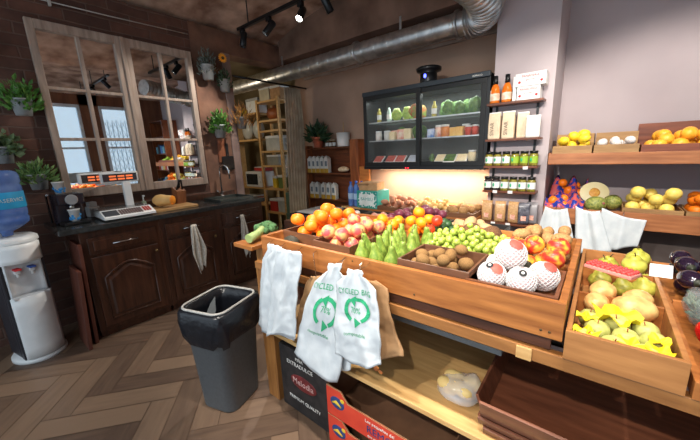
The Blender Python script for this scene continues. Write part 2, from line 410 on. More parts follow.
#NEXT
# ------------------------------------------------------------------ left side: cabinets, worktop
def cab(y0, y1, label):
    t = thing('base_cabinet', label, 'cabinet', (-3.0, y0, 0), 0, 'dark wooden base cabinets'); w = y1 - y0
    MB().box(-.54, 0, 0, w, .06, .885, .004).box(-.5, -.03, .01, w - .01, 0, .06).part('body', walnut, t)
    d = MB().box(0, .018, .04, w - .04, .70, .83, .004)
    d.box(.018, .026, .07, w - .07, .725, .805, .004)
    dr = d.part('drawer', walnut, t)
    MB().tube([(.02, w * .5 - .085, .765), (.046, w * .5 - .085, .765), (.05, w * .5, .767), (.046, w * .5 + .085, .765), (.02, w * .5 + .085, .765)], .005, 6).part('handle', chrome, dr)
    D = MB(); D.box(0, .018, .04, w - .04, .09, .675, .004)
    a, b = .10, w - .10      # raised arched frame: arch moulding
    pts = [(a, .15)] + [(a, .50)] + [(a + (b - a) * f, .50 + .09 * math.sin(PI * f) ** 1.2) for f in (.1, .2, .35, .5, .65, .8, .9)] + [(b, .50), (b, .15)]
    D.tube([(.019, y, z) for y, z in pts], .009, 6, closed=True)
    ip = [(y + (.035 if y < w / 2 - .01 else -.035 if y > w / 2 + .01 else 0), z - .035 if z > .2 else z + .035) for y, z in pts]
    vs = [D.bm.verts.new((.025, y, z)) for y, z in ip]; D.bm.faces.new(vs)
    vs2 = [D.bm.verts.new((.018, y, z)) for y, z in [(y + (-.015 if y < w / 2 - .01 else .015 if y > w / 2 + .01 else 0), z + .015 if z > .2 else z - .015) for y, z in ip]]
    n = len(vs)
    for i in range(n): D.bm.faces.new((vs[i], vs[(i + 1) % n], vs2[(i + 1) % n], vs2[i]))
    dd = D.part('door', walnut, t)
    MB().ball((.035, w - .065, .62), .013).cyl((.018, w - .065, .62), (.035, w - .065, .62), .005).part('knob', mat('aged_brass', (120, 95, 60), metal=.8, rough=.35), dd)
    return t
cab(.47, 1.02, 'dark wooden cabinet with arched door panel beneath the market scale')
cab(1.02, 1.56, 'dark wooden cabinet with a beige rag on its drawer handle')
cab(1.56, 2.10, 'dark wooden cabinet below the sink, nearest the doorway')
t = MB().box(-3.535, -2.955, .36, 2.12, .885, .925, .006).part('worktop', mat('black_stone_worktop', (52, 54, 54), (34, 36, 37), rough=.18, scale=40))
tag(t, 'long dark polished stone worktop lying on the dark wooden cabinets', 'worktop')
t = MB().box(-3.545, -3.525, .62, 2.10, .925, .99, .003).part('backsplash', walnut); tag(t, 'low dark brown backsplash strip between worktop and framed mirror', 'backsplash')
# leaning boards at the end of the cabinet
for i, (yy, x, lean, h, lab) in enumerate(((.43, -3.10, .035, .80, 'tall reddish board leaning on the cabinet end, behind the shorter one'), (.375, -3.03, .06, .62, 'shorter reddish board leaning at the cabinet end, nearest the water cooler'))):
    M = Matrix.Translation((x, yy, 0)) @ Matrix.Rotation(-lean, 4, 'X')
    o = MB().box(-.14, .14, -.012, .012, 0.002, h, .003).part('wooden_board', wood('reddish_board', (104, 58, 44), (76, 40, 32), 'Z')); o.matrix_world = M
    tag(o, lab, 'board', 'boards leaning at the cabinet end')

# rags on drawer handles
clothm = mat('beige_rag_cloth', (206, 198, 186), (184, 174, 162), rough=.9, scale=60, bump=.2)
def rag(y, label, w, h, seed, tw):
    def fn(u, v):
        a = u * 2 - 1; wd = w * (.35 + .65 * min(1, v * 1.8)) * (1 - .55 * max(0, v - .6) / .4)
        return (-2.935 + .018 * math.sin(a * 7 + v * 3 + seed) * min(1, v * 3) + .004, y + a * wd + tw * v, .79 - h * v - .05 * abs(a) * v + .03 * math.sin(a * 2.4 + seed) * v)
    o = MB().sheet(fn, 18, 14, .004).part('rag', clothm); tag(o, label, 'rag', 'rags hanging on the cabinet handles'); return o
rag(1.28, 'crumpled beige rag hanging from the middle cabinet drawer handle', .065, .42, 0, .03)
rag(1.79, 'narrow beige rag hanging from the cabinet handle nearest the doorway', .05, .42, 2, .03)

# ------------------------------------------------------------------ framed mirror made like a window
framep = wood('washed_taupe_paint', (172, 154, 140), (138, 120, 108), 'Z', rough=.6, coat=0)
mirm = mat('mirror_glass', (225, 228, 230), (222, 226, 229), rough=.015, metal=1)
t = thing('window_mirror', 'large mirror framed like a twelve-pane window in washed taupe wood on brick wall', 'mirror', (XL, .53, 1.1))
def leaf_(y0, y1, m0):
    f = MB(); z0, z1 = 0, 1.385; w = .05
    for a, b in ((y0, y0 + w), (y1 - w, y1)): f.box(.002, .045, a, b, z0, z1, .006)
    f.box(.002, .045, y0 + w, y1 - w, z0, z0 + .075, .006); f.box(.002, .045, y0 + w, y1 - w, z1 - .07, z1, .006)
    ym = (y0 + y1) / 2
    f.box(.004, .038, ym - .013, ym + .013, z0 + .07, z1 - .07, .004)
    for zb in (.49, .89):
        f.box(.004, .036, y0 + w, ym - .013, zb - .012, zb + .012, .004); f.box(.004, .036, ym + .013, y1 - w, zb - .012, zb + .012, .004)
    s_ = f.part('sash', framep, t)
    zs = ((.075, .478), (.502, .878), (.902, 1.315))
    for a, b in ((y0 + w, ym - .013), (ym + .013, y1 - w)):
        for c_, d in zs: MB().box(.010, .014, a, b, c_, d).part('pane', mirm, s_)
leaf_(0, .61, 0); leaf_(.63, 1.24, 0)
MB().box(.0, .055, .603, .637, 0, 1.385, .006).part('centre_post', framep, t)
# wire along the wall
o = MB().tube([(XL + .02, .3, 2.635), (XL + .015, 1.1, 2.645), (XL + .02, 1.78, 2.66)], .005, 6).box(XL, XL + .03, .70, .715, 2.61, 2.65).part('wall_cable', mat('grey_cable', (190, 186, 180)))
tag(o, 'thin pale cable clipped along the brick wall above the mirror', 'cable')

# ------------------------------------------------------------------ wall plants in zinc buckets
def foliage(n, rx, ry, rz, ls, m, seed, up=.5, cz=.0, wide=.45):
    rnd = random.Random(seed); b = MB()
    for i in range(n):
        th = rnd.random() * 2 * PI; ph = math.acos(1 - rnd.random() * (1.35)); r = .35 + .65 * rnd.random()
        d = Vector((math.sin(ph) * math.cos(th), math.sin(ph) * math.sin(th), math.cos(ph)))
        c = Vector((d.x * rx * r, d.y * ry * r, d.z * rz * r + cz))
        ax = (d + Vector((rnd.uniform(-.6, .6), rnd.uniform(-.6, .6), up))).normalized()
        sd = ax.orthogonal().normalized(); sd.rotate(Matrix.Rotation(rnd.random() * 6.28, 3, ax))
        nn = ax.cross(sd); L_ = ls * rnd.uniform(.7, 1.3)
        p = [c - ax * L_ * .5, c + sd * L_ * wide * .5 + nn * L_ * .08, c + ax * L_ * .5, c - sd * L_ * wide * .5 + nn * L_ * .08]
        vs = [b.bm.verts.new(x) for x in p]; b.bm.faces.new(vs)
    return b
def pot_plant(y, ztop, label, spec, r=.065, h=.12, bracket=True):
    x = XL + .02 + r
    t = thing('wall_planter', label, 'potted plant', (x, y, ztop - h), 0, 'plants in zinc pots on the brick wall')
    MB().lathe([(0, .0), (r * .72, .0), (r * .97, h * .9), (r * 1.04, h * .92), (r * 1.04, h), (r * .97, h), (r * .9, h * .8), (0, h * .8)], n=20).part('pot', zinc, t)
    if bracket: MB().box(-r - .02, -r - .012, -.02, .02, .02, h + .10, .002).box(-r - .014, -r * .92, -.02, .02, h * .8, h * .9, .002).part('wall_bracket', zinc, t)
    n, rx, ry, rz, ls, m, seed, up, wide = spec
    o = foliage(n, rx, ry, rz, ls, m, seed, up, 0, wide).part('foliage', m, t); o.location = (0, 0, h * .8)
    st = MB()
    rnd = random.Random(seed)
    for i in range(8):
        a = rnd.random() * 6.28; st.tube([(0, 0, h * .7), (rx * .3 * math.cos(a), ry * .3 * math.sin(a), h + rz * .4)], .003, 5)
    st.part('stems', leafd, t); return t
pot_plant(.40, 1.88, 'bright green leafy bush in zinc pot, upper left of the mirror', (260, .10, .13, .19, .05, leaf, 1, .7, .5))
pot_plant(.385, 1.32, 'long-leaved green plant in zinc pot beside the lower mirror corner', (200, .10, .13, .15, .06, mat('leaf_pale_green', (128, 158, 92), (70, 110, 52), scale=30), 2, .8, .35))
pot_plant(.235, 1.53, 'round-leaved trailing plant at the left photo edge above the water bottle', (220, .10, .14, .15, .05, mat('leaf_grey_green', (106, 124, 82), (66, 84, 52), scale=30), 3, .2, .8))
pot_plant(.20, 2.22, 'high pot at the left photo edge near the mirror top corner', (130, .07, .09, .11, .04, leafd, 4, .6, .5))
pot_plant(1.91, 2.37, 'dusty grey-green lavender bush in zinc pot, right of the mirror top', (260, .09, .11, .22, .045, mat('lavender_leaf', (112, 122, 112), (72, 82, 78), scale=30), 5, .9, .25), r=.068, h=.15)
sp_ = pot_plant(2.10, 2.25, 'small zinc pot with an orange sunflower, right of the lavender', (170, .08, .09, .15, .04, leafd, 6, .8, .4), r=.062, h=.13)
fl = MB().lathe([(0, 0), (.018, .0), (.016, .012), (0, .015)], M=Matrix.Translation((.06, -.03, .34)) @ Matrix.Rotation(PI / 2, 4, 'Y')).part('flower_centre', stemm, sp_)
pe = MB()
for i in range(14):
    a = i / 14 * 2 * PI; M = Matrix.Translation((.06, -.03, .34)) @ Matrix.Rotation(a, 4, 'X') @ Matrix.Translation((0.004, 0, .032))
    pe.ball((0, 0, 0), .02, (.15, .4, 1), M, 8, 6)
pe.part('petals', mat('sunflower_petal', (244, 168, 40), (232, 140, 30)), sp_)
pot_plant(1.965, 1.75, 'bright green bushy plant in zinc pot above the tap', (280, .10, .13, .20, .05, leaf, 7, .7, .5), r=.07, h=.14)
pot_plant(2.26, 1.85, 'orange-tipped heather plant in zinc pot on the door jamb', (330, .16, .17, .24, .06, mat('heather', (196, 140, 70), (150, 104, 60), scale=24), 8, 1.4, .14), r=.065, h=.13)

# ------------------------------------------------------------------ on the worktop
ZW = .925
t = thing('coffee_machine', 'black coffee machine with cups at the left end of the worktop', 'coffee machine', (-3.28, .50, ZW + .001), math.radians(6))
MB().box(-.10, .02, -.085, .085, 0, .235, .012).box(.02, .09, -.085, .085, .15, .235, .012).part('body', mat('black_coffee_body', (38, 36, 46), rough=.25), t)
MB().box(.02, .14, -.085, .085, 0, .022, .005).part('drip_tray', black, t)
MB().cyl((.06, 0, .15), (.06, 0, .125), .018).part('spout', chrome, t)
b = MB(); b.lathe([(.034, 0), (.040, .004), (.040, .008), (.032, .008)], M=Matrix.Translation((.09, 0, .192)) @ Matrix.Rotation(PI / 2, 4, 'Y')); b.part('dial', mat('dull_silver', (150, 152, 156), rough=.4), t)
MB().tube([(-.09, -.10, .01), (-.09, -.10, .23), (-.05, -.10, .235)], .008, 6).part('side_bar', chrome, t)
def cup(x, y, z, label):
    t = thing('paper_cup', label, 'cup', (x, y, z), 0, 'white paper cups with blue print')
    MB().lathe([(0, .004), (.026, 0), (.036, .088), (.039, .088), (.039, .093), (.034, .093), (.025, .01), (0, .01)], n=20).part('cup', paper, t)
    b = MB(); rnd = random.Random(int(z * 1000))
    for i in range(9):
        a = rnd.uniform(-1.3, 1.3); h = rnd.uniform(.015, .05); r = .0265 + h / .088 * .0105
        b.ball((r * math.cos(a), r * math.sin(a), h), .011, (.16, 1, 1), None, 8, 6)
    b.part('blue_print', mat('cyan_ink', (60, 150, 216)), t)
cup(-3.195, .51, ZW + .024, 'white blue cup standing on the coffee machine drip tray')
cup(-3.30, .47, ZW + .237, 'white blue cup standing on top of the coffee machine')
# scale
t = thing('market_scale', 'white market scale with keypad and raised twin price display', 'scale', (-3.23, .84, ZW + .001), 0)
M0 = None
b = MB(); b.box(-.12, .10, -.185, .185, .012, .055, .012)
b.prism([(.08, .012), (.20, .012), (.20, .030), (.08, .075)], -.185, .185)
b.box(-.16, .08, -.17, .17, .055, .066, .004); b.part('base', white, t)
MB().box(-.17, .07, -.18, .18, .070, .078, .003).box(-.06, -.04, -.02, .02, .06, .07).part('weighing_plate', mat('brushed_tray', (200, 202, 204), rough=.25, metal=.9), t)
tl = math.atan2(.045, .12); M = Matrix.Translation((.14, 0, .0535)) @ Matrix.Rotation(tl, 4, 'Y')
MB().box(-.045, .045, -.175, -.075, 0, .003, M=M).part('label_panel', mat('dark_panel', (54, 60, 66)), t)
b = MB()
for i in range(5):
    for j in range(9): b.box(-.042 + i * .018, -.028 + i * .018, -.065 + j * .0185, -.051 + j * .0185, 0, .005, M=M)
b.part('keypad', mat('brown_keys', (108, 90, 88)), t)
b = MB()
for i in range(4):
    for j in range(3): b.box(-.042 + i * .02, -.028 + i * .02, .11 + j * .02, .124 + j * .02, 0, .005, M=M)
b.part('red_keys', mat('red_keys', (190, 70, 60)), t)
for s, yy in ((1, .08),):
    MB().box(-.10, -.06, yy - .03, yy + .03, .05, .29, .006).part('display_post', white, t)
def disp(yc, xc, rz, zc):
    M = Matrix.Translation((xc, yc, zc)) @ Matrix.Rotation(rz, 4, 'Z')
    h = MB().box(-.02, .02, -.14, .14, -.045, .045, .012, M=M).part('display_head', white, t)
    MB().box(.019, .022, -.125, .125, -.032, .032, M=M).part('display_screen', mat('smoky_screen', (58, 50, 52), rough=.15), h)
    b = MB()
    for r_ in range(2):
        for c_ in range(3): b.box(.022, .0235, -.08 + c_ * .062, -.03 + c_ * .062, -.02 + r_ * .024, -.006 + r_ * .024, M=M)
    b.part('digits', mat('orange_digits', (226, 110, 60), emit=.6), h)
disp(.04, -.08, 0, .33); disp(-.10, -.15, .25, .335)
MB().box(-.16, -.10, -.12, .06, .27, .285, .003).part('cross_arm', white, t)
# small card reader pad behind left of scale
t = thing('card_terminal', 'small grey card terminal on the worktop behind the market scale', 'card terminal', (-3.47, .68, ZW + .001), .2)
MB().box(-.04, .04, -.04, .04, 0, .09, .01).box(-.03, .03, -.03, .03, .09, .13, .008).part('body', mat('light_grey_plastic', (176, 178, 178)), t)
t = thing('soap_dispenser', 'little clear pump bottle between the market scale and the squash', 'bottle', (-3.40, 1.06, ZW + .001))
MB().lathe([(0, 0), (.022, 0), (.024, .05), (.02, .08), (.009, .09), (0, .09)]).part('bottle', mat('greenish_clear', (170, 190, 170), alpha=.6, rough=.1), t)
MB().cyl((0, 0, .09), (0, 0, .135), .006).box(-.005, .035, -.006, .006, .13, .142, .002).part('pump', white, t)
# chopping board with half a squash
bd = MB().box(-.12, .12, -.19, .19, 0, .025, .004).part('cutting_board', wood('board_wood', (196, 156, 104), (170, 128, 80), 'Y')); bd.location = (-3.20, 1.235, ZW + .001)
tag(bd, 'pale wooden cutting board holding the cut butternut squash', 'cutting board')
t = thing('butternut_squash', 'halved butternut squash with orange cut face on the wooden board', 'squash', (-3.22, 1.16, ZW + .0275))
M = Matrix.Translation((-.06, -.04, .062)) @ Matrix.Rotation(-.95, 4, 'Z') @ Matrix.Rotation(-PI / 2, 4, 'X')
MB().lathe([(0, -.02), (.03, -.012), (.052, .02), (.058, .06), (.05, .10), (.045, .15), (.045, .17)], M=M).part('skin', mat('squash_skin', (226, 184, 118), (210, 160, 92), rough=.5), t)
MB().lathe([(0, .174), (.044, .173), (.0449, .171)], M=M).part('cut_face', mat('squash_flesh', (242, 158, 50), (236, 140, 40), rough=.4), t)
# knife block
t = thing('knife_block', 'wooden knife block with black handled knives below the mirror', 'knife block', (-3.36, 1.36, ZW + .001), .1)
M = Matrix.Rotation(.25, 4, 'Y')
b = MB(); b.prism([(-.06, 0), (.05, 0), (.085, .15), (-.01, .19)], -.045, .045); b.part('block', wood('block_wood', (150, 100, 66), (116, 72, 46), 'Z'), t)
for i, (x, y) in enumerate(((.055, -.03), (.03, 0), (.06, .028), (.01, .025))):
    M = Matrix.Translation((x - .01, y, .16)) @ Matrix.Rotation(.35, 4, 'Y') @ Matrix.Rotation((-.25, 0, .2, .1)[i], 4, 'X')
    MB().box(-.008, .008, -.006, .006, 0, .11, .004, M=M).part('knife', black, t)
# sink, tap
t = thing('sink', 'dark inset sink bowl with low rim at the end of the worktop', 'sink', (-3.24, 1.85, ZW))
MB().box(-.19, .17, -.20, -.185, 0, .03, .004).box(-.19, .17, .185, .20, 0, .03, .004).box(-.19, -.175, -.185, .185, 0, .03, .004).box(.155, .17, -.185, .185, 0, .03, .004).box(-.17, .15, -.18, .18, .001, .006).part('rim', mat('dark_sink', (60, 66, 64), rough=.25), t)
t = thing('tap', 'slim chrome gooseneck tap at the back of the sink', 'tap', (-3.47, 1.90, ZW + .001))
arc = [(0, 0, .0), (0, 0, .30)] + [(.075 - .075 * math.cos(a), .03 * (1 - math.cos(a)) * .5, .30 + .075 * math.sin(a)) for a in [PI * k / 8 for k in range(1, 9)]] + [(.15, .03, .22)]
MB().tube(arc, .009, 8).part('spout', chrome, t); MB().cyl((0, 0, 0), (0, 0, .03), .022).part('base', chrome, t)
MB().tube([(0, 0, .03), (.0, -.06, .09)], .007, 6).part('lever', chrome, t)
# hanging cutting board
for (y, z0, z1, w, m, lab) in ((2.00, 1.33, 1.60, .05, wood('rack_wood', (150, 92, 62), (112, 66, 46), 'Z'), 'brown wooden paddle hanging behind the black board near the tap'),):
    o = MB().box(XL + .006, XL + .022, y - w, y + w, z0, z1, .004).part('wooden_paddle', m); tag(o, lab, 'cutting board')
o = MB().box(XL + .024, XL + .038, 1.98, 2.13, 1.24, 1.40, .012).box(XL + .024, XL + .036, 2.04, 2.075, 1.39, 1.55, .006).part('black_board', black); tag(o, 'black square board with brown handle hanging on clay wall near tap', 'cutting board')

# ------------------------------------------------------------------ water cooler
t = thing('water_cooler', 'white water cooler with red and blue taps beside the cabinets', 'water cooler', (-3.20, .135, 0), math.radians(12)); t.scale = (.88, .80, 1)
D = mat('dark_cooler_side', (46, 46, 52), rough=.4)
b = MB(); b.box(-.16, .085, -.145, .145, .03, .86, .02).box(.08, .13, -.145, -.128, .03, .86, .004).box(.08, .13, .128, .145, .03, .86, .004); b.part('body', D, t)
b = MB(); b.lathe([(0, 0), (.20, 0), (.20, .02), (.185, .035), (0, .035)], sx=1, sy=.95, n=32); b.part('foot', white, t)
def front(z0, z1, bul, inset=0):
    def fn(u, v):
        a = (u * 2 - 1); y = a * .125; x = .13 + bul * (1 - a * a) - inset * (1 - a ** 4)
        return (x, y, z0 + (z1 - z0) * v)
    return fn
MB().sheet(front(.035, .50, .055), 14, 6, -.02).part('lower_front', white, t)
MB().sheet(front(.50, .74, .0, .025), 14, 8, -.015).box(.12, .18, -.12, .12, .49, .505, .004).part('dispensing_recess', mat('recess_white', (210, 212, 214)), t)
MB().sheet(front(.74, .87, .06), 14, 4, -.02).part('upper_front', white, t)
b = MB(); b.lathe([(0, 0), (.17, 0), (.185, .015), (.18, .04), (.15, .055), (.11, .05), (0, .045)], n=32, at=(.0, 0, .86)); b.part('top', white, t)
for y, m in ((-.05, redink), (.045, mat('blue_plastic', (56, 96, 190)))):
    b = MB().box(.11, .16, y - .018, y + .018, .665, .69, .005).cyl((.145, y, .665), (.145, y, .64), .01); tp = b.part('tap', white, t)
    MB().box(.12, .185, y - .022, y + .022, .69, .702, .004).part('lever', m, tp)
MB().box(.182, .184, -.03, .03, .27, .275).part('badge', mat('badge_grey', (170, 172, 174)), t)
t = thing('water_bottle', 'big blue water bottle upside down on the white cooler', 'water bottle', (-3.20, .135, .916), math.radians(12)); t.scale = (.95, .95, 1)
prof = [(0, .0), (.03, .0), (.035, .03), (.10, .06), (.135, .09), (.138, .12), (.132, .135), (.138, .15), (.138, .19), (.136, .195), (.136, .30), (.138, .305), (.138, .34), (.131, .355), (.138, .37), (.138, .41), (.13, .435), (.10, .45), (0, .445)]
bm_ = mat('blue_water_bottle', (104, 134, 190), (72, 104, 172), rough=.08, alpha=.86)
MB().lathe(prof, n=32).part('bottle', bm_, t)
MB().lathe([(.1385, .195), (.1395, .20), (.1395, .30), (.1385, .305)], n=32, cap=False).part('label_band', mat('cyan_label', (40, 160, 214)), t)
text_mesh('AQUASERVICE', .036, whiteink, M=Matrix.Translation((0, 0, .25)) @ LEFTW, parent=t, warp=lambda c: Vector((.1405 * math.cos(c.y / .1405), .1405 * math.sin(c.y / .1405), c.z)))

# ------------------------------------------------------------------ rubbish bin
t = thing('rubbish_bin', 'grey rounded rubbish bin with black liner beside the display leg', 'bin', (-1.595, .778, .001), math.radians(17)); t.scale = (.94, .95, 1)
def rsq(w, d, z, r=.06, n=5, lift=0):
    P = []
    for cx, cy, a0 in ((w - r, d - r, 0), (-w + r, d - r, 90), (-w + r, -d + r, 180), (w - r, -d + r, 270)):
        for k in range(n + 1):
            a = math.radians(a0 + 90 * k / n); P.append((cx + r * math.cos(a), cy + r * math.sin(a), z))
    return P
def loft(b, loops, cap0=False, cap1=False, smooth=True):
    R = [[b.bm.verts.new(p) for p in L_] for L_ in loops]; n = len(R[0])
    for A, B in zip(R, R[1:]):
        for i in range(n): f = b.bm.faces.new((A[i], A[(i + 1) % n], B[(i + 1) % n], B[i])); f.smooth = smooth
    if cap0: b.bm.faces.new(R[0][::-1])
    if cap1: b.bm.faces.new(R[-1])
    return b
b = MB(); loft(b, [rsq(.12, .13, 0), rsq(.125, .135, .01), rsq(.15, .165, .58), rsq(.16, .175, .585), rsq(.16, .175, .605), rsq(.14, .155, .605), rsq(.11, .12, .03)], True, True); b.part('body', greyp, t)
b = MB(); lo = []
for (w, d, z, wob) in ((.157, .170, .43, .012), (.165, .178, .47, .012), (.168, .183, .54, .008), (.169, .184, .60, .004), (.161, .176, .617, .003), (.136, .15, .612, .003), (.131, .145, .55, .01), (.12, .13, .30, .012), (.10, .11, .08, .01)):
    lo.append([(x + wob * math.sin(i * 2.3 + z * 30), y + wob * math.cos(i * 3.1 + z * 20), z_ + wob * 1.5 * math.sin(i * 1.7) * (1 if z < .5 else .2)) for i, (x, y, z_) in enumerate(rsq(w, d, z))])
loft(b, lo, False, True); b.part('liner', mat('black_bin_liner', (24, 26, 32), rough=.3, bump=.6, scale=20), t)
b = MB(); b.tube([(x, y, .621) for x, y, z in rsq(.149, .163, 0)], .007, 6, closed=True); b.part('rim_edge', mat('grey_rim', (186, 184, 178), rough=.4, bump=.4, scale=60), t)

# ------------------------------------------------------------------ silver duct
t = thing('ventilation_duct', 'silver spiral duct running under the vaults toward a ribbed flexible bend', 'duct', (-5.0, 3.0, 2.45))
b = MB(); pts = []; r = .098; x = 0
prof = []
while x < 3.95:
    prof += [(r, x), (r, x + .003), (r, x + .149), (r, x + .152), (r + .003, x + .1535), (r + .003, x + .1575)]; x += .16
b.lathe(prof, M=Matrix.Rotation(PI / 2, 4, 'Y'), n=28); b.part('straight_pipe', steel, t)
for xx in (2.75, 3.86):
    b = MB(); b.lathe([(r + .005, 0), (r + .018, .004), (r + .018, .03), (r + .005, .034)], M=Matrix.Translation((xx, 0, 0)) @ Matrix.Rotation(PI / 2, 4, 'Y'), n=28); b.part('collar', steel, t)
pts = []; rr = []
def bz(a, b_, c, d, t_): return a * (1 - t_) ** 3 + 3 * b_ * t_ * (1 - t_) ** 2 + 3 * c * t_ * t_ * (1 - t_) + d * t_ ** 3
P4 = [Vector(p) for p in ((3.95, 0, 0), (4.22, 0, .0), (4.20, -.30, .10), (4.02, -.80, .12))]
for i in range(121):
    u = i / 120; pts.append(bz(*P4, u)); rr.append(.122 + .016 * math.sin(i * PI / 3))
MB().tube(pts, rr, 24).part('flexible_bend', steel, t)
for xx in (1.5, 3.3): MB().box(xx - .012, xx + .012, -.006, .006, .098, .22).part('pipe_strap', steel, t)

# ------------------------------------------------------------------ curtain
def cur(u, v):
    return (-3.535 + .035 * math.sin(u * 42 + math.sin(v * 3)) * (.5 + .5 * v) , 3.02 + .30 * u - .10 * v * (1 - u) * (v > 0) + .03 * math.sin(v * 6) * u, 2.30 - 2.22 * v)
t = thing('curtain', 'taupe curtain gathered at the right side of the store doorway', 'curtain', (0, 0, 0))
MB().sheet(cur, 70, 16, .003).part('cloth', mat('taupe_cloth', (186, 172, 150), (168, 152, 130), rough=.95), t)
t2 = MB().tube([(-3.535, 2.25, 2.325), (-3.535, 3.44, 2.325)], .013, 8).part('curtain_rail', blackmetal); tag(t2, 'dark curtain rail spanning the store room doorway', 'curtain rail')
#NEXT
# ------------------------------------------------------------------ display stand
t = thing('display_stand', 'long pine display stand with low shelf carrying the fruit trays', 'display stand', (0, 0, 0))
MB().box(-1.42, -1.32, .915, .985, 0, .81, .004).part('leg', honey_z, t)
MB().box(1.15, 1.25, .93, 1.0, 0, .81, .004).part('leg', honey_z, t)
MB().box(-1.42, -1.32, 1.50, 1.57, 0, .81, .004).part('leg', honey_z, t)
MB().box(1.15, 1.25, 1.50, 1.57, 0, .81, .004).part('leg', honey_z, t)
MB().box(-1.42, 1.25, .912, .94, .80, .84, .003).box(-1.42, 1.25, 1.5, 1.53, .812, .84).part('rail', wood('rail_pine', (172, 118, 66), (136, 88, 46)), t)
MB().box(-.14, -.10, .905, .912, .80, .838, .002).part('rail_block', pale, t)
MB().box(-1.30, -.06, .925, .945, .842, .883, .003).part('lower_board', darkw, t)
MB().box(-1.44, 1.25, .915, 1.42, .425, .447, .003).part('low_shelf', pale, t)
MB().box(-1.31, -.20, 1.03, 1.12, .700, .722, .003).part('grey_board', concrete_grey, t)
# dark board added behind the low shelf to keep that space in shade
MB().box(-1.42, 1.25, 1.44, 1.46, .02, .80).part('back_panel', mat('shade_board', (60, 46, 38)), t)
# broccoli side board
o = MB().box(-1.60, -1.425, .905, 1.25, .895, .918, .003).part('side_shelf_board', honey); tag(o, 'short pine side board under the broccoli, left of the fruit trays', 'board')
MB().box(-1.5, -1.44, .98, 1.04, .66, .895, .003).part('bracket', honey_z, o); MB().box(-1.44, -1.422, .98, 1.04, .60, .80).part('bracket_plate', honey_z, o)

def tray(name, label, cat, x0, x1, y0, y1, z0, z1, m, th=.012, base=None, group=None, lab_m=None, floor_t=.006):
    t = thing(name, label, cat, ((x0 + x1) / 2, (y0 + y1) / 2, z0), 0, group)
    w, d, h = (x1 - x0) / 2, (y1 - y0) / 2, z1 - z0
    MB().box(-w, w, -d, -d + th, 0, h, .0015).part('front_board', m, t)
    MB().box(-w, w, d - th, d, 0, h, .0015).part('back_board', m, t)
    MB().box(-w, -w + th, -d + th, d - th, 0, h, .0015).part('side_board', m, t)
    MB().box(w - th, w, -d + th, d - th, 0, h, .0015).part('side_board', m, t)
    MB().box(-w + th, w - th, -d + th, d - th, 0, floor_t).part('floor_board', m, t)
    return t
T1 = tray('display_tray', 'long honey pine display tray holding oranges, peaches, pears and grapes', 'display tray', -1.335, -.035, .91, 1.62, .885, .993, honey, .018, floor_t=.045)
nb = MB()
for x in (-.62, -.6, -.05, .02, .22, .6, .62): nb.lathe([(0, -.001), (.0035, 0), (.0035, .002), (0, .002)], M=Matrix.Translation((x, -.355, .09 if int(x * 100) % 2 else .02)) @ Matrix.Rotation(PI / 2, 4, 'X'), n=8)
nb.part('nails', stemm, T1)
BOXES = 'small wooden produce boxes in the front tray'
ZT = .931
tray('produce_box', 'brown wooden box full of oranges at the left corner', 'box', -1.315, -1.045, 1.04, 1.42, ZT, .998, boxw, .008, group=BOXES)
tray('produce_box', 'brown wooden box of pink peaches beside the oranges', 'box', -1.035, -.81, .985, 1.33, ZT, .998, boxw, .008, group=BOXES)
tray('produce_box', 'brown wooden box of kiwis between pears and net-wrapped fruit', 'box', -.545, -.29, .932, 1.15, .950, 1.015, boxw, .008, group=BOXES)
tray('produce_box', 'dark brown box with net-wrapped fruit at the tray right end', 'box', -.300, -.055, .930, 1.16, .953, .997, wood('dark_box_wood', (134, 82, 52), (96, 56, 34)), .010, group=BOXES)
T2 = tray('produce_crate', 'long pine crate running back from the yellow-wrapped fruit', 'crate', -.03, .195, .905, 1.72, .842, .925, wood('crate_pine', (186, 130, 76), (150, 98, 54)), .012)
MB().box(-.10, .10, -.12, -.108, .006, .08).part('divider', honey, T2)
MB().box(-.10, .10, .15, .162, .006, .08).part('divider', honey, T2)

# ------------------------------------------------------------------ fruit shapes (unit size: radius about 1, stem up z)
def fruit(name, prof, m, stem=None, stem_m=stemm, jit=.03, n=16, sxy=1, parts=(), seed=0, bend=0):
    t = thing(name, 'fruit', name.replace('_', ' '))
    b = MB(); b.lathe(prof, n=n, cap=False, sx=1, sy=sxy); b.jitter(jit, 1.3, seed)
    if bend:
        for v in b.bm.verts: v.co.x += bend * max(0, v.co.z) ** 2
    b.part('skin', m, t)
    if stem: MB().tube(stem[0], stem[1], 6).part('stem', stem_m, t)
    return t
def arcprof(k=12, dt=.12, db=.08, w=1, h=.92, tw=2):
    P = []
    for i in range(k + 1):
        a = -PI / 2 + PI * i / k; r = w * math.cos(a); z = h * math.sin(a)
        if i < 3: z += db * (1 - i / 3) ** 1
        if i > k - 3: z -= dt * (1 - (k - i) / 3)
        P.append((max(r, 0) if 0 < i < k else 0, z))
    return P
om = mat('orange_peel', (252, 140, 34), (246, 118, 20), rough=.4, scale=5, bump=.1, coat=.1)
cm_ = mat('clementine_peel', (254, 164, 34), (246, 140, 20), rough=.4, scale=5, bump=.1)
am = mat('peach_skin', (236, 176, 112), (214, 84, 84), rough=.4, scale=1.1, mix=(.44, .60), detail=2)
am2 = mat('apple_skin_yellow_red', (236, 178, 64), (206, 56, 44), rough=.3, scale=1.1, mix=(.42, .58), detail=2, coat=.3)
prm = mat('green_pear_skin', (150, 168, 74), (104, 132, 48), rough=.4, scale=3)
prm2 = mat('yellow_green_quince_skin', (196, 190, 84), (164, 164, 60), rough=.4, scale=2)
ym = mat('lemon_peel', (250, 218, 60), (240, 200, 40), rough=.4, scale=6, bump=.1)
ylm = mat('grapefruit_peel', (250, 226, 120), (244, 210, 96), rough=.4, scale=2)
potm = mat('potato_skin', (184, 142, 92), (156, 114, 70), rough=.8, scale=4, bump=.2)
